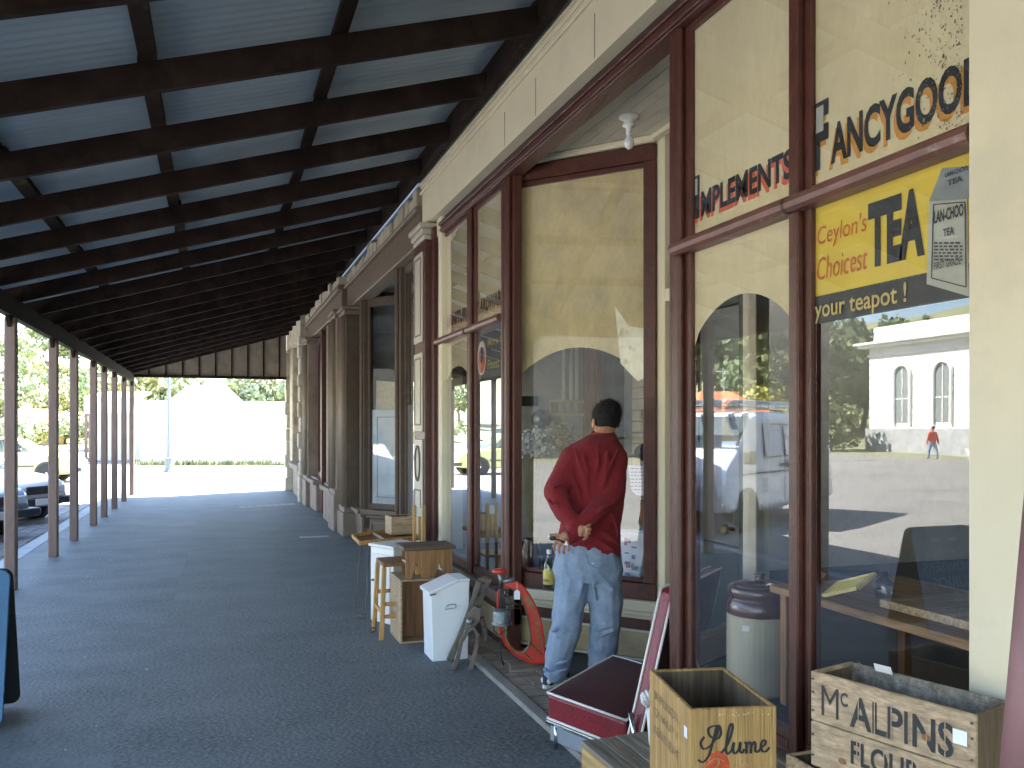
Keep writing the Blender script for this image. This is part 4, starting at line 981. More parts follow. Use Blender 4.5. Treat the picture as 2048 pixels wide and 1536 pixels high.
m = MB(); m.obox(PD(1028,1199,D-.03), PD(1040,1199,D-.03)-PD(1028,1199,D-.03), nf*.002, PD(1028,1184,D-.03)-PD(1028,1199,D-.03)); m.prism([PD(1028,1184,D-.03),PD(1040,1184,D-.03),PD(1036,1180,D-.03),PD(1032,1180,D-.03)], nf*.002)
tg = build(m, 'price_tag', M['tag'], o); build(MB().tube([PD(1034,1181,D-.03), PD(1034,1163,D-.01)], .0012, 4), 'tag_string', M['tag'], tg)
a, b = PZ(1020, 1352), PZ(1100, 1345)
solo(MB().obox(a+Vector((0,0,.0)), (b-a), Vector((.06,.20,0)), (0,0,.032)), 'wooden_slab', M['oldwood'], 'flat grey timber slab under the red oval machine', 'board', bevel=.006)

# ---- maroon diner bench
h = 1.30; zt = EYE-h
o = thing('diner_seat', 'low maroon vinyl seat with cream piping and reclined back beside the recess', 'seat', tuple(PZ(1180, 1500)))
A, B = PZ(1095, 1385, zt), PZ(1252, 1441, zt); wv = Vector((.60, .53, 0)); Z = Vector((0,0,1))
fd = (B-A).normalized(); th_ = .13
def pillow(A, ux, uy, uz, m_side, m_top, nmS, parent, puff=.035):
    """cushion: side band + domed top, with piping along its edges"""
    n = 10; mb = MB()
    top = [[A+uz+ux*(i/n)+uy*(j/n)+uz.normalized()*puff*(math.sin(math.pi*i/n)*math.sin(math.pi*j/n))**.5 for i in range(n+1)] for j in range(n+1)]
    base = 0; mb.v = [p for r in top for p in r]; mb.f = [(j*(n+1)+i, j*(n+1)+i+1, (j+1)*(n+1)+i+1, (j+1)*(n+1)+i) for j in range(n) for i in range(n)]
    c = build(mb, nmS, m_top, parent, smooth=True)
    build(MB().obox(A, ux, uy, uz*.985), 'cushion_side', m_side, c, bevel=.02, seg=4)
    for q in (A+uz, A+uz*.04):
        pth = [q, q+ux*.5, q+ux, q+ux+uy*.5, q+ux+uy, q+ux*.5+uy, q+uy, q+uy*.5, q]
        build(MB().tube(pth, .0065, 6, False), 'piping', M['piping'], c, smooth=True)
    return c
pillow(A-Z*th_, B-A, wv, Z*th_, M['vinyl'], M['vinyltop'], 'seat_cushion', o)
bt = PD(1326, 1178, 3.98); bb = B+Vector((.012,-.02,-.06))
bk = bt-bb; nb = fd*.075
wv2 = wv*.93
pillow(bb-nb*.2, wv2, bk, nb, M['vinyl'], M['vinyltop'], 'back_cushion', o, .012)
build(MB().tube([PD(1316,1244,4.3)-wv*.02, PD(1316,1244,4.3)+wv*.3], .035, 12), 'bolster', M['vinyl'], o, smooth=True)
m = MB(); e = PD(1320, 1256, 4.12); m.tube([PD(1297,1292,4.4), PD(1303,1272,4.35), PD(1313,1262,4.2), e], .011, 8); build(m, 'armrest_tube', M['chrome'], o, smooth=True)
m = MB(); q = A-Z*(th_+.012); q2 = B-Z*(th_+.012)
m.tube([q+fd*-.0, q2+fd*.03, q2+fd*.06+Z*.06, bb+Z*.1], .011, 8); build(m, 'frame_tube', M['chrome'], o, smooth=True)
m = MB(); m.tube([q+wv, q2+wv], .011, 8); build(m, 'frame_tube', M['chrome'], o, smooth=True)
for f_, gg in ((.12,0),(.9,0),(.12,.95),(.9,.95)):
    p = q.lerp(q2, f_)+wv*gg; build(MB().tube([p, (p.x, p.y, 0)], .011, 8), 'leg', M['chrome'], o, smooth=True)
m = MB(); pA = q+fd*.02-Z*.085; m.obox(pA, fd*.34, Vector((.01,.006,0)), Z*.075); build(m, 'side_plate', M['alu'], o, bevel=.002)
for k in range(3): pass

# ---- low weathered box (bench) the crates stand on
o = thing('low_box', 'low weathered grey box with rough top carrying the yellow lettered crate', 'box', (1.5, 2.4, 0))
x0, x1, y0, y1, zt = 1.268, 1.62, 1.5, 2.98, .408
for i in range(5):
    a = x0+(x1-x0)*i/5
    build(MB().box(a+.001, a+(x1-x0)/5-.003, y0, y1+random.uniform(-.01,.01), zt-.016, zt+random.uniform(-.001,.001)), 'top_board', wood('oldboard%d' % i, (.26+.03*(i % 2),.22+.02*(i % 2),.165), (.12,.09,.06), 'Y'), o, bevel=.003)
build(MB().box(x0+.004, x0+.018, y0, y1-.005, 0, zt-.017), 'side_board', wood('boxside', (.42,.27,.10), (.25,.15,.05), 'Y'), o, bevel=.002)
build(MB().box(x0+.019, x1, y1-.022, y1-.006, 0, zt-.017), 'end_board', M['crate'], o, bevel=.002)
build(MB().box(x1-.015, x1, y0, y1-.023, 0, zt-.017), 'side_board', M['crate'], o, bevel=.002)

# ---- script strokes for the yellow crate
def strokes(mb, lines, org, ux, uy, sc_, w_, nrm):
    for ln in lines:
        P = [Vector((p[0], p[1])) for p in ln]; pts = []
        for i in range(len(P)-1):                     # Catmull-Rom
            a, b, c, d = P[max(i-1,0)], P[i], P[i+1], P[min(i+2,len(P)-1)]
            for k in range(6):
                t = k/6; pts.append(.5*((2*b)+(-a+c)*t+(2*a-5*b+4*c-d)*t*t+(-a+3*b-3*c+d)*t**3))
        pts.append(P[-1]); n = len(pts)
        for i in range(n-1):
            p, q = pts[i], pts[i+1]; dv = (q-p)
            if dv.length < 1e-6: continue
            dn = Vector((-dv.y, dv.x)).normalized(); k = w_*(.55+.75*abs(dv.normalized().y))
            dv = dv.normalized()*k*.5
            co_ = [p-dn*k-dv, q-dn*k+dv, q+dn*k+dv, p+dn*k-dv]
            mb.add([org+ux*(v.x*sc_)+uy*(v.y*sc_)+nrm*(.0002*(i % 3)) for v in co_], [(0,1,2,3)])
h = .80; zt = EYE-h; H_ = .352
FL, FR, BL = PZ(1380, 1419, zt), PZ(1554, 1412, zt), PZ(1306, 1338, zt)
o = thing('plume_crate', 'tall yellowish crate with script word Plume and a red stamp on its front', 'crate', (FL.x, FL.y, zt-H_))
ux = (FR-FL); Lx = ux.length; ux.normalize(); uy = Vector((-ux.y, ux.x, 0)); Wy = .415
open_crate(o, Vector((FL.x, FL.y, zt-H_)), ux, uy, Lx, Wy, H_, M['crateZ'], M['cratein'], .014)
fo = Vector((FL.x, FL.y, zt-H_))-uy*.0015
PL = [[(.25,1.25),(.1,1.0),(.25,.75),(.6,.95),(.85,1.45),(.75,1.7),(.45,1.6),(.5,1.3),(.8,1.15),(.98,1.35),(.92,1.68),(.72,1.72)],
      [(.78,1.6),(.62,1.0),(.45,.45),(.2,.2),(.0,.3)],
      [(1.0,.55),(1.3,.95),(1.5,1.6),(1.42,1.75),(1.3,1.4),(1.2,.7),(1.28,.5),(1.42,.6)],
      [(1.45,.62),(1.55,.95),(1.52,.62),(1.62,.5),(1.78,.7),(1.84,.95),(1.82,.6),(1.92,.52),(2.0,.65)],
      [(2.02,.92),(2.1,.92),(2.1,.5),(2.12,.78),(2.24,.95),(2.3,.85),(2.3,.5),(2.33,.78),(2.45,.95),(2.5,.82),(2.5,.58),(2.6,.52),(2.7,.62)],
      [(2.7,.68),(2.9,.8),(2.95,.95),(2.84,1.0),(2.75,.8),(2.8,.56),(2.95,.52),(3.12,.68)]]
m = MB(); strokes(m, PL, fo+ux*.024+Z*.188, ux, Z, .0675, .045, -uy)
build(m, 'script_lettering', M['black'], o)
m = MB(); c = fo+ux*.080+Z*.182
m.add([c+ux*.037*math.cos(2*math.pi*k/24)+Z*.05*math.sin(2*math.pi*k/24) for k in range(24)], [tuple(range(24))])
build(m, 'red_stamp', mat('worn_red_stamp', (.50,.07,.02), .6, .3, 30, 0, col2=(.52,.33,.13), amount=.38, s2=26, soft=.07), o)
m = MB(); strokes(m, [[(-.6,.2),(-.3,.5),(0,.55),(.4,.4)],[(-.6,-.3),(-.3,0),(0,.1),(.1,.5)]], c-uy*.0006, ux, Z, .05, .03, -uy)
build(m, 'stamp_lines', M['crateY'], o)
m = MB(); letters(m, 'OIL', fo+ux*.15+Z*.15, ux, Z, .05, .045, .0); build(m, 'faded_stamp', mat('faded_red', (.45,.17,.06), .6, .2, 30, 0, col2=(.5,.32,.13), amount=.5, s2=30), o)
lo = Vector((FL.x, FL.y, zt-H_))-ux*.0015; stm = mat('faded_stencil', (.16,.11,.07), .7, .3, 30, 0, col2=(.45,.3,.13), amount=.45, s2=30)
for r, tx in enumerate(('SUPERIOR', 'QUALITY', 'KEROSENE')):
    m = MB(); letters(m, tx, lo+uy*.36+Z*(.275-.055*r), -uy, Z, .26, .028, -.005); build(m, 'stencil_lettering', stm, o)
m = MB(); m.quad(lo+uy*.05+Z*.26, lo+uy*.02+Z*.26, lo+uy*.02+Z*.292, lo+uy*.05+Z*.292); build(m, 'price_sticker', M['tag'], o)
# chipped white flecks
m = MB()
for k in range(16):
    q = fo+ux*random.uniform(.08,.24)+Z*(.335+random.uniform(-.012,.004)); r = random.uniform(.001,.0032); m.add([q, q+ux*r*1.6, q+ux*r+Z*r], [(0,1,2)])
build(m, 'paint_flecks', M['tag'], o)

# ---- flour crate
h = .66; zt = EYE-h; H_ = .255
A, B = PZ(1621, 1341, zt), PZ(1951, 1431, zt)
ux = (B-A); Lx = ux.length; ux.normalize(); uy = Vector((-ux.y, ux.x, 0)); uy = uy if uy.x > 0 else -uy
o = thing('flour_crate', 'long pale crate stencilled McALPINS FLOUR with white price sticker', 'crate', (A.x, A.y, zt-H_))
org = Vector((A.x, A.y, zt-H_))
# ux runs towards the camera: front face is the one towards the street
t = .013; W = .175
def pc(a, b, c, d, z0, z1, nm, mt, bev=.003): return build(MB().obox(org+ux*a+uy*c+Z*z0, ux*(b-a), uy*(d-c), Z*(z1-z0)), nm, mt, o, bevel=bev)
pc(0, Lx, 0, t, 0, H_*.47, 'crate_side', M['crateLong']); pc(0, Lx, 0, t, H_*.48, H_, 'crate_side', M['crateLong'])
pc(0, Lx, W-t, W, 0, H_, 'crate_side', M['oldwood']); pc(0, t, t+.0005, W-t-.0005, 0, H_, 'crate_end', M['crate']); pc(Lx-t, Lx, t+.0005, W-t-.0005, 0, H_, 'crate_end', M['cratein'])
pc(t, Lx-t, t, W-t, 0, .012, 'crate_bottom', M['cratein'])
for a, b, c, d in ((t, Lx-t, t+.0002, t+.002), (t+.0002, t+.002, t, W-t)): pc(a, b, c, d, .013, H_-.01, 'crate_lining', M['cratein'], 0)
fo = org-uy*.0015
def stencil(mb, txt, a, z, w_, hh):
    letters(mb, txt, fo+ux*a+Z*z, ux, Z, w_, hh, -.005 if txt == 'M' else .02)
m = MB(); stencil(m, 'M', .036, .145, .052, .080); stencil(m, 'C', .094, .185, .022, .036); stencil(m, 'ALPINS', .122, .138, .275, .082); build(m, 'stencil_lettering', M['black'], o)
m = MB(); stencil(m, 'FLOUR', .125, .042, .19, .062); build(m, 'stencil_lettering', M['black'], o)
m = MB()
for a, z0, z1, w_ in [(.146+.046*i,.135,.225,.0028) for i in range(6)]+[(.142+.038*i,.035,.11,.0024) for i in range(5)]:
    q = fo-uy*.0006+ux*a; m.quad(q+Z*z0, q+ux*w_+Z*z0, q+ux*w_+Z*z1, q+Z*z1)
build(m, 'stencil_bridges', M['crateLong'], o)
m = MB(); q = fo-uy*.001+ux*(Lx-.052)+Z*.178; m.quad(q, q+ux*.034, q+ux*.034+Z*.034, q+Z*.034); build(m, 'price_sticker', M['tag'], o)
m = MB()
for zz in (.03, .085, .15, .2, .235): m.ell(org+ux*(Lx-.008)-uy*.001+Z*zz, (.004,.004,.003), n=8, m=5); m.ell(org+ux*.008-uy*.001+Z*zz, (.004,.004,.003), n=8, m=5)
build(m, 'nail_heads', M['cast'], o)
for zz in (.06, .19):                               # knots in the boards
    kq = fo-uy*.0004+ux*(.10 if zz < .1 else .33)+Z*(zz-.02); m = MB(); m.add([kq+ux*.012*math.cos(t)+Z*.008*math.sin(t) for t in [k*.524 for k in range(12)]], [tuple(range(12))]); build(m, 'knot', M['brownwood'], o)
q = org+ux*.10+uy*(W-.03)+Z*(H_); m = MB().obox(q, ux*.05, uy*.0015, Z*.022-uy*.01); build(m, 'paper_label', M['tag'], o)
# ---- lower crates
for nm, lab, (xa, ya), z0, hh, rot in (('wooden_crate', 'open crate poking out beneath the flour crate', (1.545, 2.13), .41, .215, 0), ('wooden_crate', 'bottom crate hidden under the stacked crates at the right edge', (1.64, 2.1), .0, .40, 0)):
    o = thing(nm, lab, 'crate', (xa, ya, z0))
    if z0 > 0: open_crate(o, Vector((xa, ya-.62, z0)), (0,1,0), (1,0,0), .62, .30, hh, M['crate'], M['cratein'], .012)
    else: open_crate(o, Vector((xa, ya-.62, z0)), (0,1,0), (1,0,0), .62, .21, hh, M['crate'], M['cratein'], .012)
# ---- white shell ornament between seat and crate
c = PD(1303, 1392, 3.15)
o = thing('shell_ornament', 'white ribbed shell ornament tucked behind the yellow crate', 'ornament', (c.x, c.y, .41))
m = MB()
for k in range(7): m.tube([c+Vector((.01, .02, -.06)), c+RT_*(.010*(k-3))+Vector((0,0,-.02+.012*k)), c+RT_*(.012*(k-3))-RT_*.01*math.sin(k)+Vector((0,0,.005+.008*k))], [.008,.009,.005], 8)
m.cap((c.x+.02, c.y+.02, .415), c+Vector((.01,.02,-.05)), .018, .02)
build(m, 'shell', M['enamel'], o, smooth=True)
# ---- maroon post leaning at the right edge
a, b = PD(2052, 1570, 1.25), PD(2104, 960, 1.32)
solo(MB().tube([a, a.lerp(b,.4)+Vector((0,0,0)), b], .035, 16), 'leaning_pole', mat('faded_maroon_pole', (.24,.12,.12), .6, .15, 6, .1), 'faded maroon pole leaning at the right edge beside the flour crate', 'pole', smooth=True)
# ---- blue A-board by the kerb
o = thing('sandwich_board', 'blue folding pavement board with chalk lettering standing near the kerb', 'sign', (-1.35, 5.3, 0))
xr, xl = -1.045, -1.66; zt = .80
def leaf(yb, ytop, nm, mt):
    n = 5; r = .05; pts = []
    W = xr-xl; Hh = math.hypot(zt, yb-ytop); uu = Vector((0, (ytop-yb)/Hh, zt/Hh)); oo = Vector((xl, yb, 0))
    for cx, cz, a0 in ((W-r, .02+r, -90), (W-r, Hh-r, 0), (r, Hh-r, 90), (r, .02+r, 180)):
        for k in range(n+1):
            a = R_(a0+90*k/n); pts.append(oo+Vector((cx+r*math.cos(a), 0, 0))+uu*(cz+r*math.sin(a)))
    nn = Vector((0, -uu.z, uu.y)) if yb < ytop else Vector((0, uu.z, -uu.y))
    nn.normalize(); return build(MB().prism(pts, nn*.018 if yb < ytop else nn*.018), nm, mt, o, bevel=.003), oo, uu, nn
l1, oo, uu, nn = leaf(5.09, 5.29, 'front_leaf', M['lblue']); leaf(5.52, 5.315, 'rear_leaf', M['bdark'])
m = MB(); q = oo+nn*.0195
for tx, a, z, w_, hh in (('OPEN', .16, .60, .28, .065), ('BROWSERS', .06, .49, .50, .07), ('CURIOS', .10, .37, .40, .08), ('&', .26, .26, .07, .08), ('MORE', .12, .10, .36, .12)):
    letters(m, tx, q+Vector((a,0,0))+uu*z, (1,0,0), uu, w_, hh, -.01)
build(m, 'chalk_lettering', M['chalk'], l1)
m = MB()
for a in (.2, .36): m.obox(q+Vector((a,0,0))+uu*.715, Vector((.09,0,0)), nn*.001, uu*.028)
build(m, 'handle_slot_daylight', M['paper'], l1)  # white plates stand for daylight showing through the slots

# ============================================================ IN THE WINDOWS
# stoneware crock
cx, cy, zb = 2.15, 3.14, .462
o = thing('stoneware_crock', 'large cream stoneware crock with brown shoulder in the window', 'crock', (cx, cy, zb))
build(MB().lathe((cx,cy,zb), [(.125,0),(.135,.01),(.135,.315),(.130,.322)], 40), 'crock_body', M['crock'], o, smooth=False)
build(MB().lathe((cx,cy,zb), [(.133,.322),(.137,.33),(.137,.36),(.125,.385),(.122,.392),(.13,.40),(.130,.43),(.12,.44),(.108,.438),(.105,.40)], 40), 'crock_shoulder', M['crockb'], o, smooth=True)
build(MB().lathe((cx,cy,zb), [(.10,.41),(.11,.445),(.08,.452),(.02,.455),(.018,.475),(.024,.485),(.01,.49)], 32), 'lid', M['crockb'], o, smooth=True)
q = Vector((cx,cy,zb+.27)); dr_ = (Vector((0,0,0))-Vector((cx,cy,0))).normalized(); sdv = Vector((-dr_.y, dr_.x, 0)); q = q+(dr_*.93+sdv*-.37)*.137
build(MB().obox(q-sdv*-.014, sdv*-.03, dr_*.001, Z*.024), 'price_sticker', M['tag'], o)
# round metal plate leaning in front of the crock
q = PD(1536, 1372, 2.98)
q.x = max(q.x, 2.0)
o = thing('metal_disc', 'round dull metal plate leaning in front of the crock', 'disc', (q.x+.03, q.y, .462))
m = MB(); dv = Vector((-.75,-.66,.25)).normalized(); ax = (dv.cross(Z).normalized(), None, dv); ax = (ax[0], dv.cross(ax[0]), dv)
qc = Vector((q.x+.06, q.y, .462+.10))
for r0, h0, r1, h1 in ((.10,0,.10,.008),):
    m.loft([[qc+ax[0]*r*math.cos(2*math.pi*k/32)+ax[1]*r*math.sin(2*math.pi*k/32)+dv*hh for k in range(32)] for r, hh in ((.10,0),(.105,.006),(.095,.008),(.06,.006),(.05,.02),(.02,.022))])
build(m, 'disc', M['alu'], o, smooth=False)
# low table inside the near window
o = thing('display_table', 'dark wooden table with pale edge inside the near window', 'table', (2.5, 2.2, .46))
a = PR(1640, 1238, 2.15); zt = .93
build(MB().box(2.10, 2.75, 1.75, 3.0, zt-.03, zt), 'table_top', wood('table_top_wood', (.30,.17,.07), (.16,.08,.03), 'Y'), o, bevel=.003)
for xx, yy in ((2.12,1.80),(2.12,2.92),(2.7,1.80),(2.7,2.92)): build(MB().box(xx, xx+.04, yy, yy+.04, .462, zt-.031), 'leg', M['brownwood'], o, bevel=.003)
o = thing('picture_frame', 'small gilt picture frame leaning on the table inside', 'frame', (2.3, 2.75, zt))
a = Vector((2.14, 2.72, zt+.002)); ux = Vector((.05,-.16,.06)).normalized(); uz = Vector((.12,.02,.06)).normalized(); n = ux.cross(uz)
for p, q_ in ((a, a+ux*.15), (a+uz*.10, a+ux*.15+uz*.10), (a, a+uz*.10), (a+ux*.15, a+ux*.15+uz*.10)): build(MB().bar(p, q_, .016, .012), 'frame_side', M['gold'], o)
build(MB().obox(a, ux*.15, n*.003, uz*.10), 'picture', M['label'], o)
o = thing('wooden_tray', 'flat brown tray with bric-a-brac on the table inside', 'tray', (2.4, 2.2, zt))
build(MB().box(2.2, 2.55, 1.95, 2.5, zt+.001, zt+.03), 'tray', M['crate'], o, bevel=.003)
o = thing('bottle', 'squat glass jar on the inside table', 'bottle', (2.3, 2.62, zt)); build(MB().lathe((2.33, 2.62, zt+.001), [(.03,0),(.035,.01),(.035,.06),(.015,.08),(.015,.10)], 20), 'jar', M['bottle'], o, smooth=True)
solo(MB().tube([(2.25,2.15,zt+.035),(2.38,2.05,zt+.05)], .006, 6), 'teaspoon', M['chrome'], 'shiny little spoon lying on the tray inside', 'spoon')
# cream and maroon post well inside (seen through the pane)
o = thing('wooden_plank', 'rough plank leaning behind the crock inside the window', 'plank'); 
build(MB().bar((2.25,3.4,.47), (2.6,3.3,.9), .10, .02), 'plank', M['brownwood'], o); XF[o.name] = Matrix.Identity(4)

# objects behind the splayed pane
u = (P1-P0).normalized(); n = Vector((-u.y, u.x, 0)); n = -n if n.x > 0 else n
c = PD(1098, 1160, 5.92); zf = .472
o = thing('bottle', 'clear spirits bottle with yellow label and white cap in the splayed window', 'bottle', (c.x, c.y, zf))
cc = (c.x, c.y, zf)
build(MB().lathe(cc, [(.036,0),(.04,.006),(.04,.15),(.034,.175),(.017,.205),(.014,.215),(.014,.245)], 28), 'bottle_glass', M['bottle'], o, smooth=True)
build(MB().lathe(cc, [(.0405,.03),(.0412,.031),(.0412,.125),(.0405,.126)], 28), 'bottle_label', M['label'], o)
m = MB(); q = Vector(cc)+n*.0425+Vector((0,0,.05)); letters(m, 'VODKA', q-u*.022, u, Z, .05, .018, .02); build(m, 'label_lettering', M['signblack'], o)
build(MB().lathe(cc, [(.016,.232),(.016,.262)], 16), 'cap', M['tag'], o)
a = PD(1248, 1168, 5.62)-n*.0; 
o = thing('framed_print', 'framed pale print with blue and red figures leaning in the splayed window', 'picture', (a.x, a.y, zf))
a = Vector((2.42, 5.42, zf)); b = a+u*.24; up = Vector((.10,.02,.36)); 
def inwin(px, py, off): # point behind the splayed pane by off
    r = ray(px, py); pl_ = (P0-n*off); t = (pl_-O).dot(n)/r.dot(n); return O+r*t
a, b, c_, d = inwin(1246,1169,.10), inwin(1278,1173,.10), inwin(1297,1064,.16), inwin(1240,1060,.16)
m = MB().prism([a, b, c_, d], -n*.02); fp = build(m, 'print', M['paper'], o, bevel=.002)
m = MB()
for p, q_ in ((a,b),(b,c_),(c_,d)): m.bar(p, q_, .012, .02)
build(m, 'frame', M['alu'], fp)
m = MB()
for k in range(7):
    px, py = 1250+ (k % 2)*14, 1085+k*11; p = inwin(px, py, .098+.004*0); m.obox(p+n*.006, u*random.uniform(.02,.05), n*.001, Z*random.uniform(.01,.03))
build(m, 'printed_figures', M['ink'], fp)
m = MB(); p = inwin(1250, 1090, .11); m.obox(p+n*.012, u*.02, n*.001, Z*.05); p = inwin(1253, 1135, .10); m.obox(p+n*.008, u*.03, n*.001, Z*.02)
build(m, 'printed_figures', M['redor'], fp)
a, b, c_, d = inwin(1262,980,.004), inwin(1298,993,.004), inwin(1297,932,.004), inwin(1256,930,.004)
o = solo(MB().prism([a, inwin(1272,990,.004), b, c_, d], -n*.001), 'paper_notice', M['paper'], 'handwritten white notice taped inside the splayed pane', 'notice')
m = MB()
base_inv = -Vector(o.location)
for r in range(7):
    px = 1262
    while px < 1290:
        l = random.uniform(3, 8); p = inwin(px, 938+r*7, .002); q_ = inwin(min(px+l,1294), 938+r*7, .002); m.quad(p, q_, q_+Z*.005, p+Z*.005); px += l+2.5
m.v = [p+base_inv for p in m.v]; build(m, 'handwriting', M['ink'], o, False)
o = thing('leather_bag', 'dark brown leather bag hanging behind the splayed pane', 'bag', tuple(inwin(1285, 1060, .2)))
m = MB(); m.prism([inwin(1276,1000,.15), inwin(1302,1000,.15), inwin(1304,1058,.15), inwin(1284,1056,.15), inwin(1276,1040,.15), inwin(1279,1020,.15)], -n*.08); build(m, 'bag', M['brownwood'], o, bevel=.015, seg=3)
o = thing('felt_hat', 'dark hat on a stand behind the notice', 'hat', tuple(inwin(1285, 925, .2)))
m = MB(); c = inwin(1292, 905, .25); m.ell(c, (.08,.08,.06)); m.lathe(c-Z*.03, [(.12,0),(.12,.008)], 24); build(m, 'hat', M['bdark'], o, smooth=True)
# dried flowers
def dried(px, py, off, W, Hh, mt, label, stems=60):
    c = inwin(px, py, off); c.z = zf
    o = thing('dried_flowers', label, 'flowers', tuple(c)); zc = PD(px, py, 6.1).z
    m = MB(); m2 = MB()
    build(MB().lathe(c, [(.05,0),(.07,.05),(.075,.18),(.05,.25),(.055,.27)], 20), 'vase', M['crockb'], o, smooth=True)
    for k in range(stems):
        e = Vector((c.x+random.gauss(0,W*.45), c.y+random.gauss(0,W*.45), zc+random.uniform(-Hh,Hh)))
        m.tube([c+Z*.25, c.lerp(e,.5)+Z*.06, e], .0008, 4)
        for j in range(9):
            q_ = e+Vector((random.gauss(0,.018), random.gauss(0,.018), random.gauss(0,.018))); s = random.uniform(.007,.015)
            a_ = Vector((random.gauss(0,1),random.gauss(0,1),random.gauss(0,1))).normalized()*s; b_ = a_.cross(Vector((random.gauss(0,1),1,.3))).normalized()*s
            m2.quad(q_-a_, q_-b_, q_+a_, q_+b_)
    build(m, 'stems', M['dried2'], o); build(m2, 'flower_heads', mt, o)
dried(1062, 885, .35, .13, .08, M['dried'], 'bunch of pale grey dried flowers behind the splayed pane', 90)
dried(1125, 875, .40, .10, .09, M['dried2'], 'straw coloured dried flowers beside the pale bunch', 70)
# glimpsed goods behind the far panes
for px, py, mt, lb, wv_, hv in ((1022,1090,'label','yellow tin behind the pane lettered HARDWARE',.12,.22),(1062,1085,'packet','grey box at the left of the spirits bottle',.14,.10)):
    c = inwin(px, py, .5); o = solo(MB().box(c.x-wv_/2, c.x+wv_/2, c.y-.06, c.y+.06, zf, zf+hv+.001*px/px), 'tin_box', M[mt], lb, 'tin', bevel=.006)

# ============================================================ THE MAN LOOKING INTO THE WINDOW
mp_ = PZ(1160, 1385); man = thing('person', 'man in red sweater and faded jeans peering into the shop, hands behind his back', 'person', (mp_.x, mp_.y, 0))
DM = 5.2; RT = Vector((CO, -SI, 0)); FW = Vector((SI, CO, 0)); PX = DM/F
def Q(x, y, d=DM): return PD(x, y, d)
def ring(y, xc, hw, hd, d=DM, tilt=0.0, n=24, ft=0.0):
    c = Q(xc, y, d); out = []
    for k in range(n):
        a = 2*math.pi*k/n; u_, v_ = math.cos(a), math.sin(a)
        sq = .88                                     # slightly boxy section
        uu = math.copysign(abs(u_)**sq, u_); vv = math.copysign(abs(v_)**sq, v_)
        out.append(c+RT*hw*PX*uu+FW*hd*vv+Z*(-tilt*hw*PX*uu+ft*hd*vv))
    return out
# --- body: one continuous skin (head, neck, torso core, arms, hands, legs, feet)
b = MB()
hc = Q(1212, 838, 5.34)
hx = (RT*.93+FW*.37).normalized(); hy = (FW*.93-RT*.37).normalized()       # head turned to the right
hup = (Z*.94+FW*.30+RT*.06).normalized(); hf = hup.cross(hx).normalized()*1.0
if hf.dot(FW) < 0: hf = -hf
b.ell(hc+hup*.02, (.080, .094, .092), (hx, hf, hup)); b.ell(hc-hup*.045+hf*.035, (.056, .062, .066), (hx, hf, hup))
b.ell(hc-hup*.028+hf*.100, (.013, .017, .024), (hx, hf, hup)); b.ell(hc-hup*.085+hf*.075, (.022, .018, .014), (hx, hf, hup))   # nose, chin
b.ell(hc-hup*.058+hf*.094, (.024, .010, .006), (hx, hf, hup)); b.ell(hc+hup*.012+hf*.085, (.045, .014, .010), (hx, hf, hup))    # lips, brow
for s_ in (-1, 1):
    e_ = hc+hx*s_*.088-hup*.028-hf*.005
    b.ell(e_, (.009, .019, .031), (hx, hf, hup)); b.ell(e_-hup*.012, (.008, .012, .020), (hx, hf, hup))
b.cap(hc-hup*.05-hf*.015, Q(1204, 880, 5.27), .056, .062)
b.loft([ring(1120, 1180, 50, .10), ring(1030, 1184, 48, .09), ring(930, 1186, 52, .10, 5.21), ring(885, 1198, 34, .07, 5.26), ring(872, 1204, 20, .05, 5.27)])
AL = [Q(1142, 916, 5.20), Q(1111, 988, 5.07), Q(1152, 1052, 4.97)]
AR = [Q(1229, 912, 5.20), Q(1224, 988, 5.13), Q(1140, 1071, 4.95)]
for A_ in (AL, AR): b.cap(A_[0], A_[1], .045, .036); b.cap(A_[1], A_[2], .036, .027)
LL = [Q(1152, 1125, 5.18), Q(1136, 1240, 5.13), Q(1113, 1352, 5.20)]
LR = [Q(1205, 1125, 5.20), Q(1210, 1245, 5.16), Q(1197, 1362, 5.30)]
for A_ in (LL, LR): b.cap(A_[0], A_[1], .085, .055); b.cap(A_[1], A_[2], .055, .04)
# hand of the left-hand sleeve: loosely closed, lying on the other wrist
hL = Q(1165, 1062, 4.93)
b.cap(AL[2], hL, .026, .032)
for k, (ex, ey, L2) in enumerate(((1178,1053,.030),(1180,1059,.032),(1178,1065,.028),(1173,1071,.024))):
    k0 = hL+RT*.016+Z*(.024-.017*k)-FW*.02; k1 = Q(ex+1, ey, 4.900)+Z*(.008-.006*k); k2 = k1-RT*.020-Z*.010-FW*.018
    b.cap(k0, k1, .0092, .0086); b.cap(k1, k2, .0084, .0068)
b.cap(hL-FW*.02+Z*.01, Q(1160,1070,4.89), .012, .010)
# hand of the right-hand sleeve, hanging lower and holding the sunglasses
hR = Q(1125, 1076, 4.90)
b.cap(AR[2], hR, .027, .027); b.cap(hR+RT*.012+Z*.012, hR-RT*.010-Z*.018, .024, .024)
for k, ((ax_, ay_), (bx_, by_), (cx_, cy_)) in enumerate((((1113,1084),(1107,1092),(1110,1100)), ((1120,1088),(1117,1098),(1119,1106)), ((1128,1089),(1127,1100),(1128,1107)), ((1135,1085),(1137,1094),(1136,1101)))):
    b.cap(hR-Z*.012, Q(ax_, ay_, 4.89), .013, .0098); b.cap(Q(ax_, ay_, 4.89), Q(bx_, by_, 4.872), .0092, .0080); b.cap(Q(bx_, by_, 4.872), Q(cx_, cy_, 4.888), .0078, .0066)
b.cap(hR+Z*.008, Q(1111, 1070, 4.885), .013, .0105); b.cap(Q(1111, 1070, 4.885), Q(1101, 1070, 4.88), .0100, .0085)    # thumb
body = remeshed(b, 'body', M['skin'], man, .0038, 1, fac=.4)
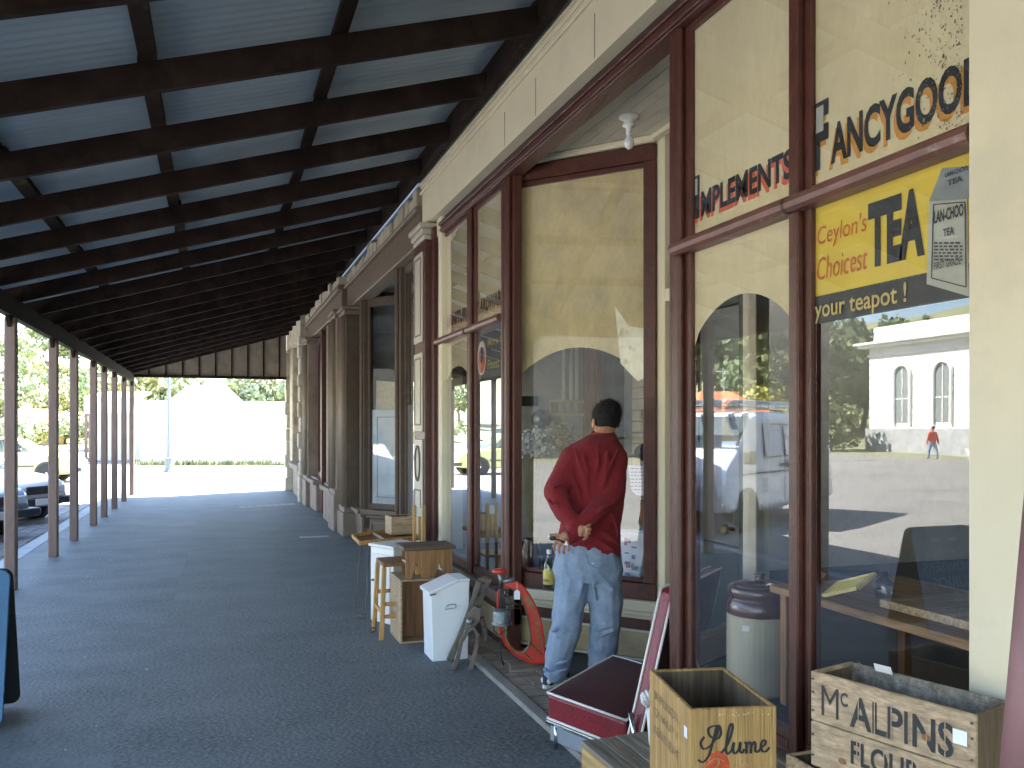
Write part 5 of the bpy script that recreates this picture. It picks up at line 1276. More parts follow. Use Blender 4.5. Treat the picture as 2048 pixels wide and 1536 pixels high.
# --- eyes
m = MB()
for s_ in (-1, 1): m.ell(hc+hx*s_*.030+hf*.082-hup*.008, .011)
build(m, 'eyes', mat('eye_white', (.7,.68,.64), .3, .02, 5, 0), man, smooth=True)
# --- hair: short black cap, longer at the nape
b = MB(); b.ell(hc+hup*.026-hf*.012, (.092, .100, .094), (hx, hf, hup)); b.ell(hc-hup*.022-hf*.030, (.080, .072, .062), (hx, hf, hup)); b.ell(hc+hup*.05+hf*.05, (.062,.05,.05), (hx, hf, hup))
for s_ in (-1, 1): b.ell(hc+hx*s_*.080+hf*.022-hup*.005, (.009, .012, .028), (hx, hf, hup))
remeshed(b, 'hair', M['hair'], man, .006, 3, .004, .02)
rh = random.Random(5); m = MB()
for k in range(2600):
    d_ = Vector((rh.gauss(0,1), rh.gauss(0,1), rh.gauss(0,1))).normalized()
    p_ = hc+hup*.026-hf*.012+hx*d_.x*.094+hf*d_.y*.102+hup*d_.z*.096
    if d_.y > .55 or d_.z < -.75: continue
    g_ = (hx*d_.x+hf*d_.y+hup*(d_.z-.5)).normalized()*.010; s_v = g_.cross(hup).normalized()*.0011
    m.add([p_-s_v, p_+s_v, p_+g_+Vector((rh.gauss(0,.002),rh.gauss(0,.002),rh.gauss(0,.002)))], [(0,1,2)])
build(m, 'hair_ends', M['hair'], man)
# --- sweater
b = MB()
b.loft([ring(1100, 1177, 64, .128, 5.2, .26), ring(1085, 1178, 63, .13, 5.2, .2), ring(1050, 1181, 60, .125, 5.2, .1), ring(1005, 1186, 61, .125, 5.2), ring(960, 1188, 65, .13, 5.2), ring(925, 1187, 66, .13, 5.21), ring(904, 1189, 63, .12, 5.22), ring(889, 1193, 52, .11, 5.24), ring(878, 1199, 38, .09, 5.26), ring(868, 1207, 25, .068, 5.28, 0, 24, .1)])
b.cap(Q(1146, 920, 5.20), Q(1109, 985, 5.07), .088, .066); b.cap(AL[1], Q(1128, 1022, 5.01), .068, .060); b.cap(Q(1128, 1022, 5.01), AL[2], .060, .044)
b.cap(Q(1227, 918, 5.20), Q(1226, 985, 5.13), .088, .070); b.cap(Q(1226, 985, 5.13), Q(1185, 1028, 5.02), .070, .058); b.cap(Q(1185, 1028, 5.02), AR[2], .058, .046)
# soft folds: dragged towards the crossed arms
folds = [((1150,900),(1182,1008),.012),((1165,900),(1178,985),.010),((1215,905),(1200,1000),.013),((1235,900),(1180,1015),.010),((1140,945),(1165,1010),.012),((1195,890),(1192,960),.008),((1200,1060),(1238,1090),.012),((1190,1075),(1236,1108),.010),((1225,1030),(1236,1075),.012)]
for (x0,y0),(x1,y1),r in folds: b.cap(Q(x0,y0,5.085), Q((x0+x1)/2+3,(y0+y1)/2,5.068), r, r*1.2, 8); b.cap(Q((x0+x1)/2+3,(y0+y1)/2,5.068), Q(x1,y1,5.08), r*1.2, r*.7, 8)
for (x0,y0),(x1,y1),r in (((1112,1008),(1140,1030),.012),((1106,975),(1124,968),.012),((1160,1035),(1190,1012),.012),((1135,1055),(1150,1072),.011),((1200,1020),(1228,1004),.012),((1097,1000),(1116,1024),.010),((1180,1042),(1206,1022),.010)):
    b.cap(Q(x0,y0,4.965), Q(x1,y1,5.005), r, r, 8)
# cuffs and hem ribs
b.cap(Q(1143,1047,4.98), Q(1151,1055,4.965), .044, .040); b.cap(Q(1147,1062,4.955), Q(1138,1076,4.945), .047, .043)
swm = remeshed(b, 'sweater', M['sweater'], man, .008, 5, .006, .09)
m = MB(); m.tube([ (p-Q(1206,866,5.28))*1.02+Q(1206,866,5.28) for p in ring(866, 1206, 21.5, .063, 5.28, 0, 24, .1)+ring(866, 1206, 21.5, .063, 5.28, 0, 24, .1)[:1]], .008, 6, False)
build(m, 'collar', M['sweater'], swm, smooth=True)
# --- jeans
b = MB()
b.loft([ring(1082, 1172, 58, .118, 5.2, .1), ring(1105, 1175, 66, .128, 5.19, .05), ring(1135, 1176, 69, .135, 5.19), ring(1160, 1177, 68, .128, 5.19)])
b.cap(Q(1147,1140,5.18), Q(1141,1195,5.15), .108, .100); b.cap(Q(1141,1195,5.15), Q(1133,1248,5.13), .100, .094); b.cap(Q(1133,1248,5.13), Q(1119,1308,5.17), .094, .080); b.cap(Q(1119,1308,5.17), Q(1111,1344,5.20), .080, .070)
b.cap(Q(1208,1140,5.18), Q(1211,1200,5.16), .108, .102); b.cap(Q(1211,1200,5.16), Q(1211,1250,5.16), .102, .094); b.cap(Q(1211,1250,5.16), Q(1203,1315,5.22), .094, .082); b.cap(Q(1203,1315,5.22), Q(1197,1362,5.28), .082, .075)
for (x0,y0,x1,y1,r) in ((1112,1254,1150,1244,.012),(1115,1272,1148,1262,.012),(1104,1262,1120,1252,.014),(1185,1262,1226,1250,.010),(1190,1278,1228,1262,.012),(1110,1330,1135,1322,.014),(1090,1340,1120,1352,.016),(1108,1345,1135,1338,.014),(1190,1140,1228,1180,.012),(1176,1150,1215,1172,.012),(1180,1132,1192,1200,.012),(1160,1190,1168,1145,.012)):
    dd = 5.06 if y0 > 1200 else 5.065
    b.cap(Q(x0,y0,dd), Q(x1,y1,dd), r, r*.7, 8)
jn = remeshed(b, 'jeans', M['denim'], man, .009, 4, .010, .085)
m = MB(); m.tube([Q(x, y, 5.05) for x, y in ((1172,1108),(1176,1127),(1196,1137),(1212,1128),(1214,1112))], .003, 5)
build(m, 'back_pocket_seam', mat('denim_seam', (.16,.24,.38), .9, .1, 40, 0), jn)
m = MB(); m.ell(Q(1186,1127,5.046), (.012,.004,.004)); build(m, 'pocket_fray', M['tag'], jn)
# --- shoes
def shoe(hx_, hy_, dh, ang, label=None):
    hl = Q(hx_, hy_, dh); hl.z = 0; f_ = Vector((math.cos(R_(ang)), math.sin(R_(ang)), 0)); s_ = Vector((-f_.y, f_.x, 0))
    b = MB(); b.ell(hl+f_*.045+Z*.062, (.055,.040,.050), (f_, s_, Z)); b.ell(hl+f_*.12+Z*.055, (.08,.042,.040), (f_, s_, Z)); b.ell(hl+f_*.20+Z*.045, (.075,.046,.030), (f_, s_, Z)); b.cap(hl+f_*.06+Z*.06, hl+f_*.06+Z*.11, .042, .040)
    sh_ = remeshed(b, 'shoe', M['navy'], man, .006, 3)
    m = MB(); n = 20; pts = []
    for k in range(n):
        a = 2*math.pi*k/n; pts.append((.135+.150*math.cos(a), (.046 if math.cos(a) > 0 else .041)*math.sin(a)))
    m.loft([[hl+f_*p[0]*sc_+f_*.135*(1-sc_)+s_*p[1]*sc_+Z*z for p in pts] for z, sc_ in ((.002,.96),(.012,1.0),(.034,1.0),(.040,.96))])
    build(m, 'sole', M['sole'], sh_, smooth=False, bevel=.003)
    m = MB(); m.ell(hl+f_*.015+Z*.062, (.022,.034,.030), (f_, s_, Z)); build(m, 'heel_patch', M['sole'], sh_, smooth=True)
    m = MB(); m.ell(hl+f_*.11-s_*.040+Z*.068, (.012,.004,.012), (f_, s_, Z)); m.tube([hl+f_*.06-s_*.041+Z*.045, hl+f_*.16-s_*.044+Z*.042, hl+f_*.22-s_*.04+Z*.04], .004, 6); build(m, 'shoe_trim', M['sole'], sh_, smooth=True)
shoe(1090, 1385, 5.17, 40); shoe(1188, 1385, 5.20, 62)
# --- sunglasses in his fingers
g0 = Q(1100, 1072, 4.87)
sg = thing('sunglasses', 'folded dark sunglasses held in the fingers of the man in red', 'sunglasses', tuple(g0))
m = MB(); m.tube([Q(1098,1074,4.87), Q(1108,1077,4.865), Q(1120,1081,4.862), Q(1130,1086,4.862)], .0055, 8); m.ell(Q(1106,1077,4.862), (.020,.006,.012), (RT, FW, Z)); build(m, 'frame', M['rubber'], sg, smooth=True)
m = MB(); m.prism([Q(1127,1090,4.855), Q(1136,1091,4.855), Q(1133,1081,4.855)], FW*.004); build(m, 'temple_tip', M['tag'], sg)
m = MB(); m.ell(Q(1098,1073,4.862), (.007,.005,.009), (RT, FW, Z)); build(m, 'lens', M['tag'], sg, smooth=True)

# ============================================================ CARS
def section(hw, zb, zt, tum=.0, n=6, r=.09):
    """half-rounded cross section (y, z), closed"""
    pts = []
    for cx, cz, a0 in ((hw-r, zb+r, -90), (hw-r-tum, zt-r, 0), (-(hw-r-tum), zt-r, 90), (-(hw-r), zb+r, 180)):
        for k in range(n): a = R_(a0+90*k/(n-1)); pts.append((cx+r*math.cos(a), cz+r*math.sin(a)))
    return pts
def wheel(o, x, y, r, side):
    t = build(MB().lathe((x, y, r), [(r*.62,-.09),(r*.95,-.09),(r,-.06),(r,.06),(r*.95,.09),(r*.62,.09)], 28, 'Y'), 'wheel', M['tyre'], o, False)
    build(MB().lathe((x, y+side*.075, r), [(r*.62,-.01),(r*.60,.012),(r*.45,-.0),(r*.2,.012),(r*.08,.016)] if side > 0 else [(r*.08,-.016),(r*.2,-.012),(r*.45,.0),(r*.60,-.012),(r*.62,.01)], 28, 'Y'), 'hubcap', M['chrome'], t, False)
    m = MB()
    for k in range(8):
        a = 2*math.pi*k/8; m.box(x+r*.42*math.cos(a)-.018, x+r*.42*math.cos(a)+.018, y+side*.088, y+side*.094, r+r*.42*math.sin(a)-.018, r+r*.42*math.sin(a)+.018)
    build(m, 'wheel_holes', M['trim'], t, False)
def car(name, label, cat, loc, rz, paint, plate=None, hatch=False):
    """nose towards local +X"""
    o = thing(name, label, cat, loc, rz, 'cars parked beyond the verandah posts')
    st_ = [(-2.15,.62,.42,.70),(-2.08,.78,.30,.86),(-1.6,.83,.24,.92),(-.8,.85,.22,.93),(.6,.85,.22,.94),(1.2,.84,.22,.90),(1.9,.80,.26,.80),(2.12,.74,.32,.72),(2.18,.66,.40,.66)]
    m = MB(); m.loft([[(x, p[0], p[1]) for p in section(hw, zb, zt, .05)] for x, hw, zb, zt in st_]); build(m, 'body', M[paint], o, False, smooth=True)
    gh = [(-1.55,.62,.90,.93,.06),(-1.15,.70,.90,1.30,.16),(-.6,.72,.90,1.38,.16),(.2,.72,.90,1.36,.16),(.55,.70,.90,1.24,.15),(1.0,.64,.88,.93,.05)]
    m = MB(); m.loft([[(x, p[0], p[1]) for p in section(hw, zb, zt, tm, r=.02 if zt < 1 else .05)] for x, hw, zb, zt, tm in gh]); build(m, 'windows', M['carglass'], o, False, smooth=True)
    m = MB(); m.loft([[(x, p[0], p[1]) for p in section(hw, zt-.05, zt, .03, r=.02)] for x, hw, zt in ((-1.2,.52,1.29),(-1.0,.57,1.35),(-.5,.58,1.40),(.15,.58,1.38),(.42,.54,1.31))]); build(m, 'roof', M[paint], o, False, smooth=True)
    for s_ in (-1, 1):
        for a, b_ in (((1.02,.72,.90),(.40,.56,1.32)), ((-.3,.79,.92),(-.32,.575,1.38)), ((-1.6,.72,.90),(-1.18,.55,1.29))):
            build(MB().bar((a[0],a[1]*s_,a[2]), (b_[0],b_[1]*s_,b_[2]), .07, .03, (0,1,0)), 'roof_pillar', M[paint], o, False)
        for xx in (1.35, -1.35):
            build(MB().lathe((xx, s_*.80, .31), [(.345,-.055),(.345,.055)], 24, 'Y'), 'wheel_arch', M['trim'], o, False); wheel(o, xx, s_*.79, .295, s_)
        build(MB().box(2.06, 2.20, s_*.46-.17, s_*.46+.17, .52, .66), 'headlight', M['lamp'], o, False, bevel=.02)
        build(MB().box(-2.19, -2.1, s_*.52-.15, s_*.52+.15, .60, .72), 'tail_light', M['redor'], o, False, bevel=.02)
        build(MB().box(-1.0, 1.0, s_*.853-.008, s_*.853+.008, .50, .54), 'side_strip', M['trim'], o, False)
        build(MB().box(.55, .68, s_*.90-.07, s_*.90+.07, .95, 1.05), 'mirror', M['trim'], o, False, bevel=.02)
    build(MB().box(2.10, 2.205, -.27, .27, .52, .66), 'grille', M['trim'], o, False, bevel=.01)
    build(MB().box(2.0, 2.30, -.80, .80, .33, .46), 'bumper', M['trim'], o, False, bevel=.03, seg=2)
    build(MB().box(-2.3, -2.0, -.80, .80, .36, .48), 'bumper', M['trim'], o, False, bevel=.03, seg=2)
    build(MB().box(2.301, 2.315, -.19, .19, .34, .45), 'number_plate', M['tag'], o, False)
    return o
h33 = R_(-33)
def nose(x, y): return (x-2.25*math.cos(h33), y-2.25*math.sin(h33), ROAD)
car('parked_car', 'white sedan with dark grille nosed in behind the second verandah post', 'car', nose(-2.92, 17.15), h33, 'carwhite')
car('parked_car', 'pale blue sedan mostly hidden at the left edge of the frame', 'car', nose(-3.05, 14.5), h33, 'carblue')
car('parked_car', 'bright yellow hatchback standing side on across the street', 'car', (-6.2, 30.6, ROAD), R_(-4), 'caryellow')
car('parked_car', 'white car far off, glimpsed between the far verandah posts', 'car', (-17.5, 64, ROAD+.3), R_(200), 'carwhite')
# white van, seen in the glass of the shop
va = thing('van', 'white panel van with roof rack, reflected in the near shop window', 'van', (0,0,0))
def vn(): pass
vf = Vector((-3.8, 12.9)); vr_ = Vector((-6.6, 14.7)); vd = (vf-vr_).normalized(); vc = (vf+vr_)/2; rz = math.atan2(vd.y, vd.x)
vs_ = Vector((-vd.y, vd.x)); vc = vc-vs_*(-.78) if vs_.y > 0 else vc-vs_*.78
vc = (vf+vr_)/2+(vs_ if vs_.y < 0 else -vs_)*(-.0)
cn = Vector((-vd.y, vd.x)); 
if cn.x > 0: cn = -cn
cpos = (vf+vr_)/2+cn*.0
va.location = (cpos.x-0.0, cpos.y, ROAD); va.rotation_euler = (0, 0, rz); va['group'] = 'cars parked beyond the verandah posts'
XF[va.name] = Matrix.Translation(va.location) @ Matrix.Rotation(rz, 4, 'Z')
WB = (vf-vr_).length/2
vst = [(-WB-.75,.78,.40,1.80),(-WB-.70,.84,.32,1.92),(-1.0,.85,.30,1.96),(.8,.85,.30,1.96),(1.25,.84,.30,1.92),(WB+.15,.83,.30,1.35),(WB+.62,.80,.34,1.02),(WB+.72,.74,.42,.80)]
m = MB(); m.loft([[(x, p[0], p[1]) for p in section(hw, zb, zt, .09, r=.12)] for x, hw, zb, zt in vst]); build(m, 'body', M['carwhite'], va, False, smooth=True)
for s_ in (-1, 1):
    for x0, x1 in ((-2.2,-1.2),(-1.1,.05),(.15,.95)):
        z0, z1 = 1.22, 1.72
        build(MB().prism([(x0,s_*.832,z0),(x1,s_*.832,z0),(x1-.02,s_*.772,z1),(x0+.02,s_*.772,z1)], (0,s_*.012,0)), 'side_window', M['carwhite' if x1 < .1 else 'lamp'], va, False, bevel=.03, seg=3)
        m = MB(); m.tube([(x0-.03,s_*.838,z0-.03),(x1+.03,s_*.838,z0-.03),(x1,s_*.772,z1+.03),(x0,s_*.772,z1+.03),(x0-.03,s_*.838,z0-.03)], .008, 5, False); build(m, 'window_seal', M['trim'], va, False)
    build(MB().box(-2.2, 1.9, s_*.853-.006, s_*.853+.006, .92, .945), 'side_groove', M['trim'], va, False)
    build(MB().box(.12, .128, s_*.85-.005, s_*.85+.005, .40, 1.75), 'door_gap', M['trim'], va, False)
    build(MB().box(.2, .36, s_*.862-.012, s_*.862+.012, 1.02, 1.07), 'door_handle', M['trim'], va, False, bevel=.005)
    build(MB().box(-.1, .06, s_*.862-.012, s_*.862+.012, .98, 1.12), 'door_handle', M['trim'], va, False, bevel=.005)
    for xx in (WB, -WB):
        build(MB().lathe((xx, s_*.80, .33), [(.38,-.06),(.38,.06)], 24, 'Y'), 'wheel_arch', M['trim'], va, False); wheel(va, xx, s_*.79, .32, s_)
    build(MB().box(WB+.1, WB+.3, s_*.95-.08, s_*.95+.08, 1.1, 1.32), 'mirror', M['trim'], va, False, bevel=.03)
    build(MB().box(-1.9, 1.1, s_*.62-.015, s_*.62+.015, 2.02, 2.05), 'roof_rail', M['chrome'], va, False)
    build(MB().box(WB+.66, WB+.76, s_*.5-.17, s_*.5+.17, .60, .78), 'headlight', M['lamp'], va, False, bevel=.02)
build(MB().prism([(1.28,-.66,1.86),(1.28,.66,1.86),(WB+.16,.74,1.36),(WB+.16,-.74,1.36)], (.02,0,.02)), 'windscreen', M['carglass'], va, False)
for x in (-1.7, -.4, .9): build(MB().bar((x,-.66,2.06), (x,.66,2.06), .03, .03), 'rack_bar', M['chrome'], va, False)
for yy in (-.45, -.2, .3): build(MB().tube([(-2.1,yy,2.12),(1.7,yy,2.12)], .05, 10), 'rack_pipe', M['alu'], va, False, smooth=True)
m = MB()
for r in range(3): letters(m, 'TARE 1280' if r == 0 else 'GVM 2300' if r == 1 else 'AGG 4100', (1.05-0, .858, .78-.09*r), (-1,0,0), (0,0,1), .26, .05, 0)
for r in range(3): letters(m, 'TARE 1280' if r == 0 else 'GVM 2300' if r == 1 else 'AGG 4100', (.85, -.858, .78-.09*r), (1,0,0), (0,0,1), .26, .05, 0)
build(m, 'weight_lettering', M['trim'], va, False)

# ============================================================ BUILDINGS BEYOND
def wall_with_roof(o, x0, x1, y0, y1, z0, ze, zr, wm, rm, hip=1.2, over=.3):
    build(MB().box(x0, x1, y0, y1, z0, ze), 'wall', M[wm], o)
    m = MB(); yc = (y0+y1)/2; x0-=over; x1+=over; y0-=over; y1+=over
    v = [(x0,y0,ze),(x1,y0,ze),(x1,y1,ze),(x0,y1,ze),(x0+hip,yc,zr),(x1-hip,yc,zr)]
    m.add(v, [(0,1,5,4),(2,3,4,5),(1,2,5),(3,0,4),(3,2,1,0)]); return build(m, 'roof', M[rm], o)
a = thing('house', 'low sunlit white house with pale iron roof closing the end of the street', 'house', (-3, 47, 0))
xl, xr_ = PY(285, 900, 45).x, PY(640, 900, 45).x
wall_with_roof(a, xl, xr_, 45, 53, ROAD, 2.85, 2.95, 'housewhite', 'roofiron', 1.5)
gx0, gx1 = PY(347, 900, 44.6).x, PY(473, 900, 44.6).x
p0_ = PY(347, 800, 44.6); pk = PY(377, 770, 44.6); pk2 = PY(452, 770, 44.6); p1_ = PY(475, 798, 44.6)
m = MB(); m.prism([Vector((p0_.x-.3, 44.8, 2.8)), pk, pk2, Vector((p1_.x+.3, 44.8, 2.8))], (0, 6, 0)); build(m, 'roof_hip', M['housewhite'], a)
for px in (310, 405, 500):
    q = PY(px, 880, 44.98); f_ = build(MB().box(q.x-.5, q.x+.5, 44.94, 44.99, .9, 2.1), 'window_frame', M['weather'], a); build(MB().box(q.x-.42, q.x+.42, 44.925, 44.939, .98, 2.02), 'pane', M['roofiron'], f_)
a = thing('house', 'white fronted house with brown verandah posts left of the street end', 'house', (-9, 48, 0))
xl2 = PY(168, 900, 47).x; q = PY(283, 808, 47).x
build(MB().box(xl2, q, 47, 47.3, PY(200,827,47).z, PY(200,794,47).z), 'verandah_fascia', M['housewhite'], a)
build(MB().box(q-2.6, q, 49.5, 54, ROAD, 3.0), 'wall', M['weather'], a)
m = MB(); m.prism([(xl2,47.2,3.0),(q,47.2,3.0),(q,54,3.5),(xl2,54,3.5)], (0,0,.08)); build(m, 'roof', M['roofiron'], a)
for px in (172, 180, 262): p = PY(px, 900, 47.1); build(MB().box(p.x-.07, p.x+.07, 47.05, 47.19, ROAD, PY(200,827,47).z), 'verandah_post', M['post'], a)
# far small house on the hillside
q = PD(62, 850, 75); a = thing('house', 'small dark roofed house low on the hillside between the near posts', 'house', (q.x, q.y, 1.0))
wall_with_roof(a, q.x-2.5, q.x+2.5, q.y, q.y+4, -.2, 1.9, 3.2, 'ochre', 'valance', 1.5)
# street lamp
q = PZ(338, 944, ROAD)
a = thing('street_lamp', 'slim grey green street lamp with thick ribbed base before the white house', 'street lamp', (q.x, q.y, ROAD))
k_ = Vector((q.x, q.y, ROAD))
build(MB().lathe(k_, [(.19,0),(.19,.06),(.15,.08),(.15,.46),(.20,.48),(.20,.53),(.09,.56),(.075,1.3)], 16), 'base', M['pole'], a)
build(MB().lathe(k_, [(.075,1.3),(.085,1.33),(.06,1.36),(.05,3.35),(.09,3.4),(.05,3.45),(.05,4.1)], 14), 'pole', M['pole'], a, smooth=True)
build(MB().lathe(k_, [(.06,4.1),(.16,4.2),(.22,4.55),(.25,4.6),(.05,4.85),(.02,4.95)], 8), 'lantern', M['lamp'], a)
# low rail fence before the white house
a = thing('rail_fence', 'low white post and rail fence in front of the white house', 'fence', (-4, 42, ROAD))
f0, f1 = PZ(283, 930, ROAD), PZ(585, 930, ROAD)
for i in range(9):
    p = f0.lerp(f1, i/8); build(MB().box(p.x-.05, p.x+.05, p.y-.05, p.y+.05, ROAD, .85), 'post', M['housewhite'], a)
for z in (.72, .35): build(MB().bar(f0+Z*z, f1+Z*z, .04, .09), 'rail', M['housewhite'], a)
# verge and weeds
gr = MB()
for k in range(1500):
    t = random.random(); p = f0.lerp(f1, t)+Vector((random.uniform(-.5,.5), random.gauss(0,.35), 0)); 
    hgt = random.uniform(.05,.35)*(1+noise.noise(p*.8)); a_ = random.uniform(0,6.3); d_ = Vector((math.cos(a_), math.sin(a_), 0))*.03
    gr.add([p-d_, p+d_, p+d_*random.uniform(-2,2)+Z*hgt], [(0,1,2)])
gq = build(gr, 'weeds', M['leaf2'], None, False); gq['kind'] = 'stuff'; gq['label'] = 'straggling green weeds along the low fence'; gq['category'] = 'weeds'

# classical white building across the road (seen reflected)
BX = -38.7; a = thing('classical_building', 'white classical building with arched windows and grey stone plinth, reflected in the near pane', 'building', (BX-6, 40, ROAD))
y0, y1 = 22, 49.3
build(MB().box(BX-14, BX, y0, y1, 1.5, 7.0), 'wall', M['housewhite'], a)
build(MB().box(BX-14, BX+.2, y0, y1+.2, hill_z(BX, 40)-.3, 1.499), 'plinth', M['bluestone'], a, bevel=.03)
m = MB(); m.box(BX-14, BX+.55, y0, y1+.55, 7.0, 7.18); m.box(BX-14, BX+.75, y0, y1+.75, 7.181, 7.36); m.box(BX-14, BX+.12, y0, y1+.12, 6.4, 6.52)
build(m, 'cornice', M['housewhite'], a, bevel=.03)
build(MB().box(BX-13.8, BX-.1, y0, y1-.3, 7.361, 8.4), 'parapet', M['housewhite'], a, bevel=.02)
for yy in (46.2, 42.85, 39.5, 36.15, 32.8, 29.45, 26.1):
    for s_ in (-.62, .62):
        c = yy+s_*.0
    n = 14; r = .62; zc = 5.0
    pts = [(BX+.012, yy-r, 1.9)]+[(BX+.012, yy-r*math.cos(math.pi*k/n), zc+r*math.sin(math.pi*k/n)) for k in range(n+1)]+[(BX+.012, yy+r, 1.9)]
    w_ = build(MB().prism(pts, (.02,0,0)), 'window', M['packet2'], a)
    m = MB(); pr = [(BX+.10, yy-r-.08, 1.8)]+[(BX+.10, yy-(r+.08)*math.cos(math.pi*k/n), zc+(r+.08)*math.sin(math.pi*k/n)) for k in range(n+1)]+[(BX+.10, yy+r+.08, 1.8)]
    m.tube(pr, .11, 6); build(m, 'window_surround', M['housewhite'], w_)
    m = MB(); m.box(BX+.033, BX+.07, yy-.03, yy+.03, 1.9, 5.6); m.box(BX+.033, BX+.07, yy-r, yy+r, 3.4, 3.46); build(m, 'glazing_bar', M['housewhite'], w_)
m = MB()
for z in (2.3, 2.9, 3.5, 4.1, 4.7, 5.3, 5.9): m.box(BX+.001, BX+.004, y0, y1, z, z+.03)
build(m, 'stone_joints', M['bluestone'], a)
# house with the orange roof (reflected)
def mirrored(px, d):
    q = PD(px, 855, d); return 2*G-q.x, q.y
hx_, hy_ = mirrored(1432, 66)
a = thing('house', 'ochre house with orange tiled roof and aerials, reflected above the van', 'house', (hx_, hy_, ROAD))
wall_with_roof(a, hx_-3, hx_+3, hy_-2.4, hy_+2.4, ROAD, 2.7, 4.3, 'ochre', 'tile', 2.0, .25)
for yy in (hy_-1, hy_+1.2):
    build(MB().tube([(hx_, yy, 4.0), (hx_, yy, 6.0)], .03, 6), 'aerial_mast', M['chrome'], a); build(MB().box(hx_-.6, hx_+.6, yy-.02, yy+.02, 5.7, 5.75), 'aerial', M['chrome'], a)
a = thing('backdrop', 'added tall dark warehouse across the road, faint in the splayed pane', 'building', (-44, 2, ROAD))  # added to keep bright ground out of the splayed pane's reflection
dk = mat('dark_backdrop', (.035,.036,.036), .9, .3, 1.5, .5, 6)
build(MB().box(-50, -40, -18, 20, ROAD-.3, 8.2), 'wall', dk, a)
m = MB(); m.prism([(-39.6,-18.3,8.2),(-50.4,-18.3,8.2),(-45,-18.3,10.2)], (0,38.6,0)); build(m, 'roof', M['trim'], a)
for yy in range(-15, 19, 6): w_ = build(MB().box(-39.999, -39.93, yy, yy+1.6, 1.2, 3.6), 'window', M['trim'], a); build(MB().box(-39.929, -39.9, yy-.1, yy+1.7, 1.02, 1.19), 'sill', dk, w_)
# road signs on poles (reflected)
for k, (yy, xx, hh) in enumerate(((37.6, -24.5, 2.6), (38.0, -26.2, 2.9))):
    a = thing('parking_sign', ('shorter' if k == 0 else 'taller')+' white sign on a thin pole across the road', 'sign', (xx, yy, ROAD), 0, 'white signs across the road')
    build(MB().tube([(xx,yy,ROAD),(xx,yy,hh-.5)], .035, 8), 'pole', M['chrome'], a); build(MB().box(xx+.036, xx+.06, yy-.25, yy+.25, hh-1.1, hh), 'sign_panel', M['tag'], a, bevel=.01)
# walker with a dog (reflected, small)
def small_person(x, y, top, leg, label, ph=0):
    o = thing('person', label, 'person', (x, y, ROAD)); c = Vector((x, y, ROAD)); fy = Vector((0,1,0)); fx = Vector((1,0,0))
    b = MB(); b.ell(c+Z*1.62, (.08,.10,.12)); b.cap(c+Z*1.4, c+Z*1.55, .06, .05)
    for s_ in (-1,1):
        b.cap(c+Z*1.38+fx*.19*s_, c+Z*1.08+fx*.26*s_+fy*.05*s_, .05, .04); b.cap(c+Z*1.08+fx*.26*s_+fy*.05*s_, c+Z*.84+fx*.25*s_+fy*.14*s_, .04, .03)
        h_ = c+Z*.80+fx*.25*s_+fy*.16*s_
        for k in range(4): b.cap(h_, h_+Z*(-.06)+fy*(.03-.02*k), .014, .009)
        b.cap(h_, h_+fy*.04-Z*.02, .014, .01)
        b.cap(c+Z*.9+fx*.09*s_, c+Z*.5+fx*.1*s_+fy*.14*s_, .09, .06); b.cap(c+Z*.5+fx*.1*s_+fy*.14*s_, c+Z*.08+fx*.1*s_+fy*.2*s_, .06, .045); b.cap(c+Z*.05+fx*.1*s_+fy*.2*s_, c+Z*.04+fx*.1*s_+fy*(.2*s_+.14), .045, .035)
    b.loft([[c+fx*a_*math.cos(t)+fy*.11*math.sin(t)+Z*z for t in [2*math.pi*k/16 for k in range(16)]] for z, a_ in ((.86,.15),(1.0,.15),(1.2,.17),(1.36,.20),(1.44,.12))])
    remeshed(b, 'body', M['skin'], o, .018, 2)
    b = MB(); b.loft([[c+fx*a_*math.cos(t)+fy*.14*math.sin(t)+Z*z for t in [2*math.pi*k/16 for k in range(16)]] for z, a_ in ((.84,.18),(1.0,.18),(1.2,.20),(1.37,.22),(1.47,.10))])
    for s_ in (-1,1): b.cap(c+Z*1.38+fx*.19*s_, c+Z*1.08+fx*.26*s_+fy*.05*s_, .075, .06); b.cap(c+Z*1.08+fx*.26*s_+fy*.05*s_, c+Z*.88+fx*.25*s_+fy*.12*s_, .06, .05)
    remeshed(b, 'jumper', M[top], o, .02, 2)
    b = MB(); b.ell(c+Z*.88, (.17,.13,.12))
    for s_ in (-1,1): b.cap(c+Z*.86+fx*.09*s_, c+Z*.5+fx*.1*s_+fy*.14*s_, .11, .08); b.cap(c+Z*.5+fx*.1*s_+fy*.14*s_, c+Z*.1+fx*.1*s_+fy*.2*s_, .08, .07)
    remeshed(b, 'trousers', M[leg], o, .02, 2)
    remeshed(MB().ell(c+Z*1.66-fy*.02, (.09,.11,.10)), 'hair', M['hair'], o, .02, 1)
small_person(-32.4, 37.2, 'redpaint', 'denim', 'small walker in a red top and blue jeans reflected before the white building')
q = Vector((-32.2, 34.4, ROAD)); o = thing('dog', 'small white and brown dog on the footpath, reflected beside the walkers', 'dog', tuple(q))
b = MB(); b.ell(q+Z*.34, (.10,.26,.12)); b.ell(q+Z*.36+Vector((0,.16,0)), (.11,.14,.15)); b.cap(q+Z*.40+Vector((0,.24,0)), q+Z*.52+Vector((0,.34,0)), .07, .06); b.ell(q+Z*.55+Vector((0,.38,0)), (.07,.10,.07)); b.cap(q+Z*.54+Vector((0,.44,0)), q+Z*.52+Vector((0,.52,0)), .035, .025)
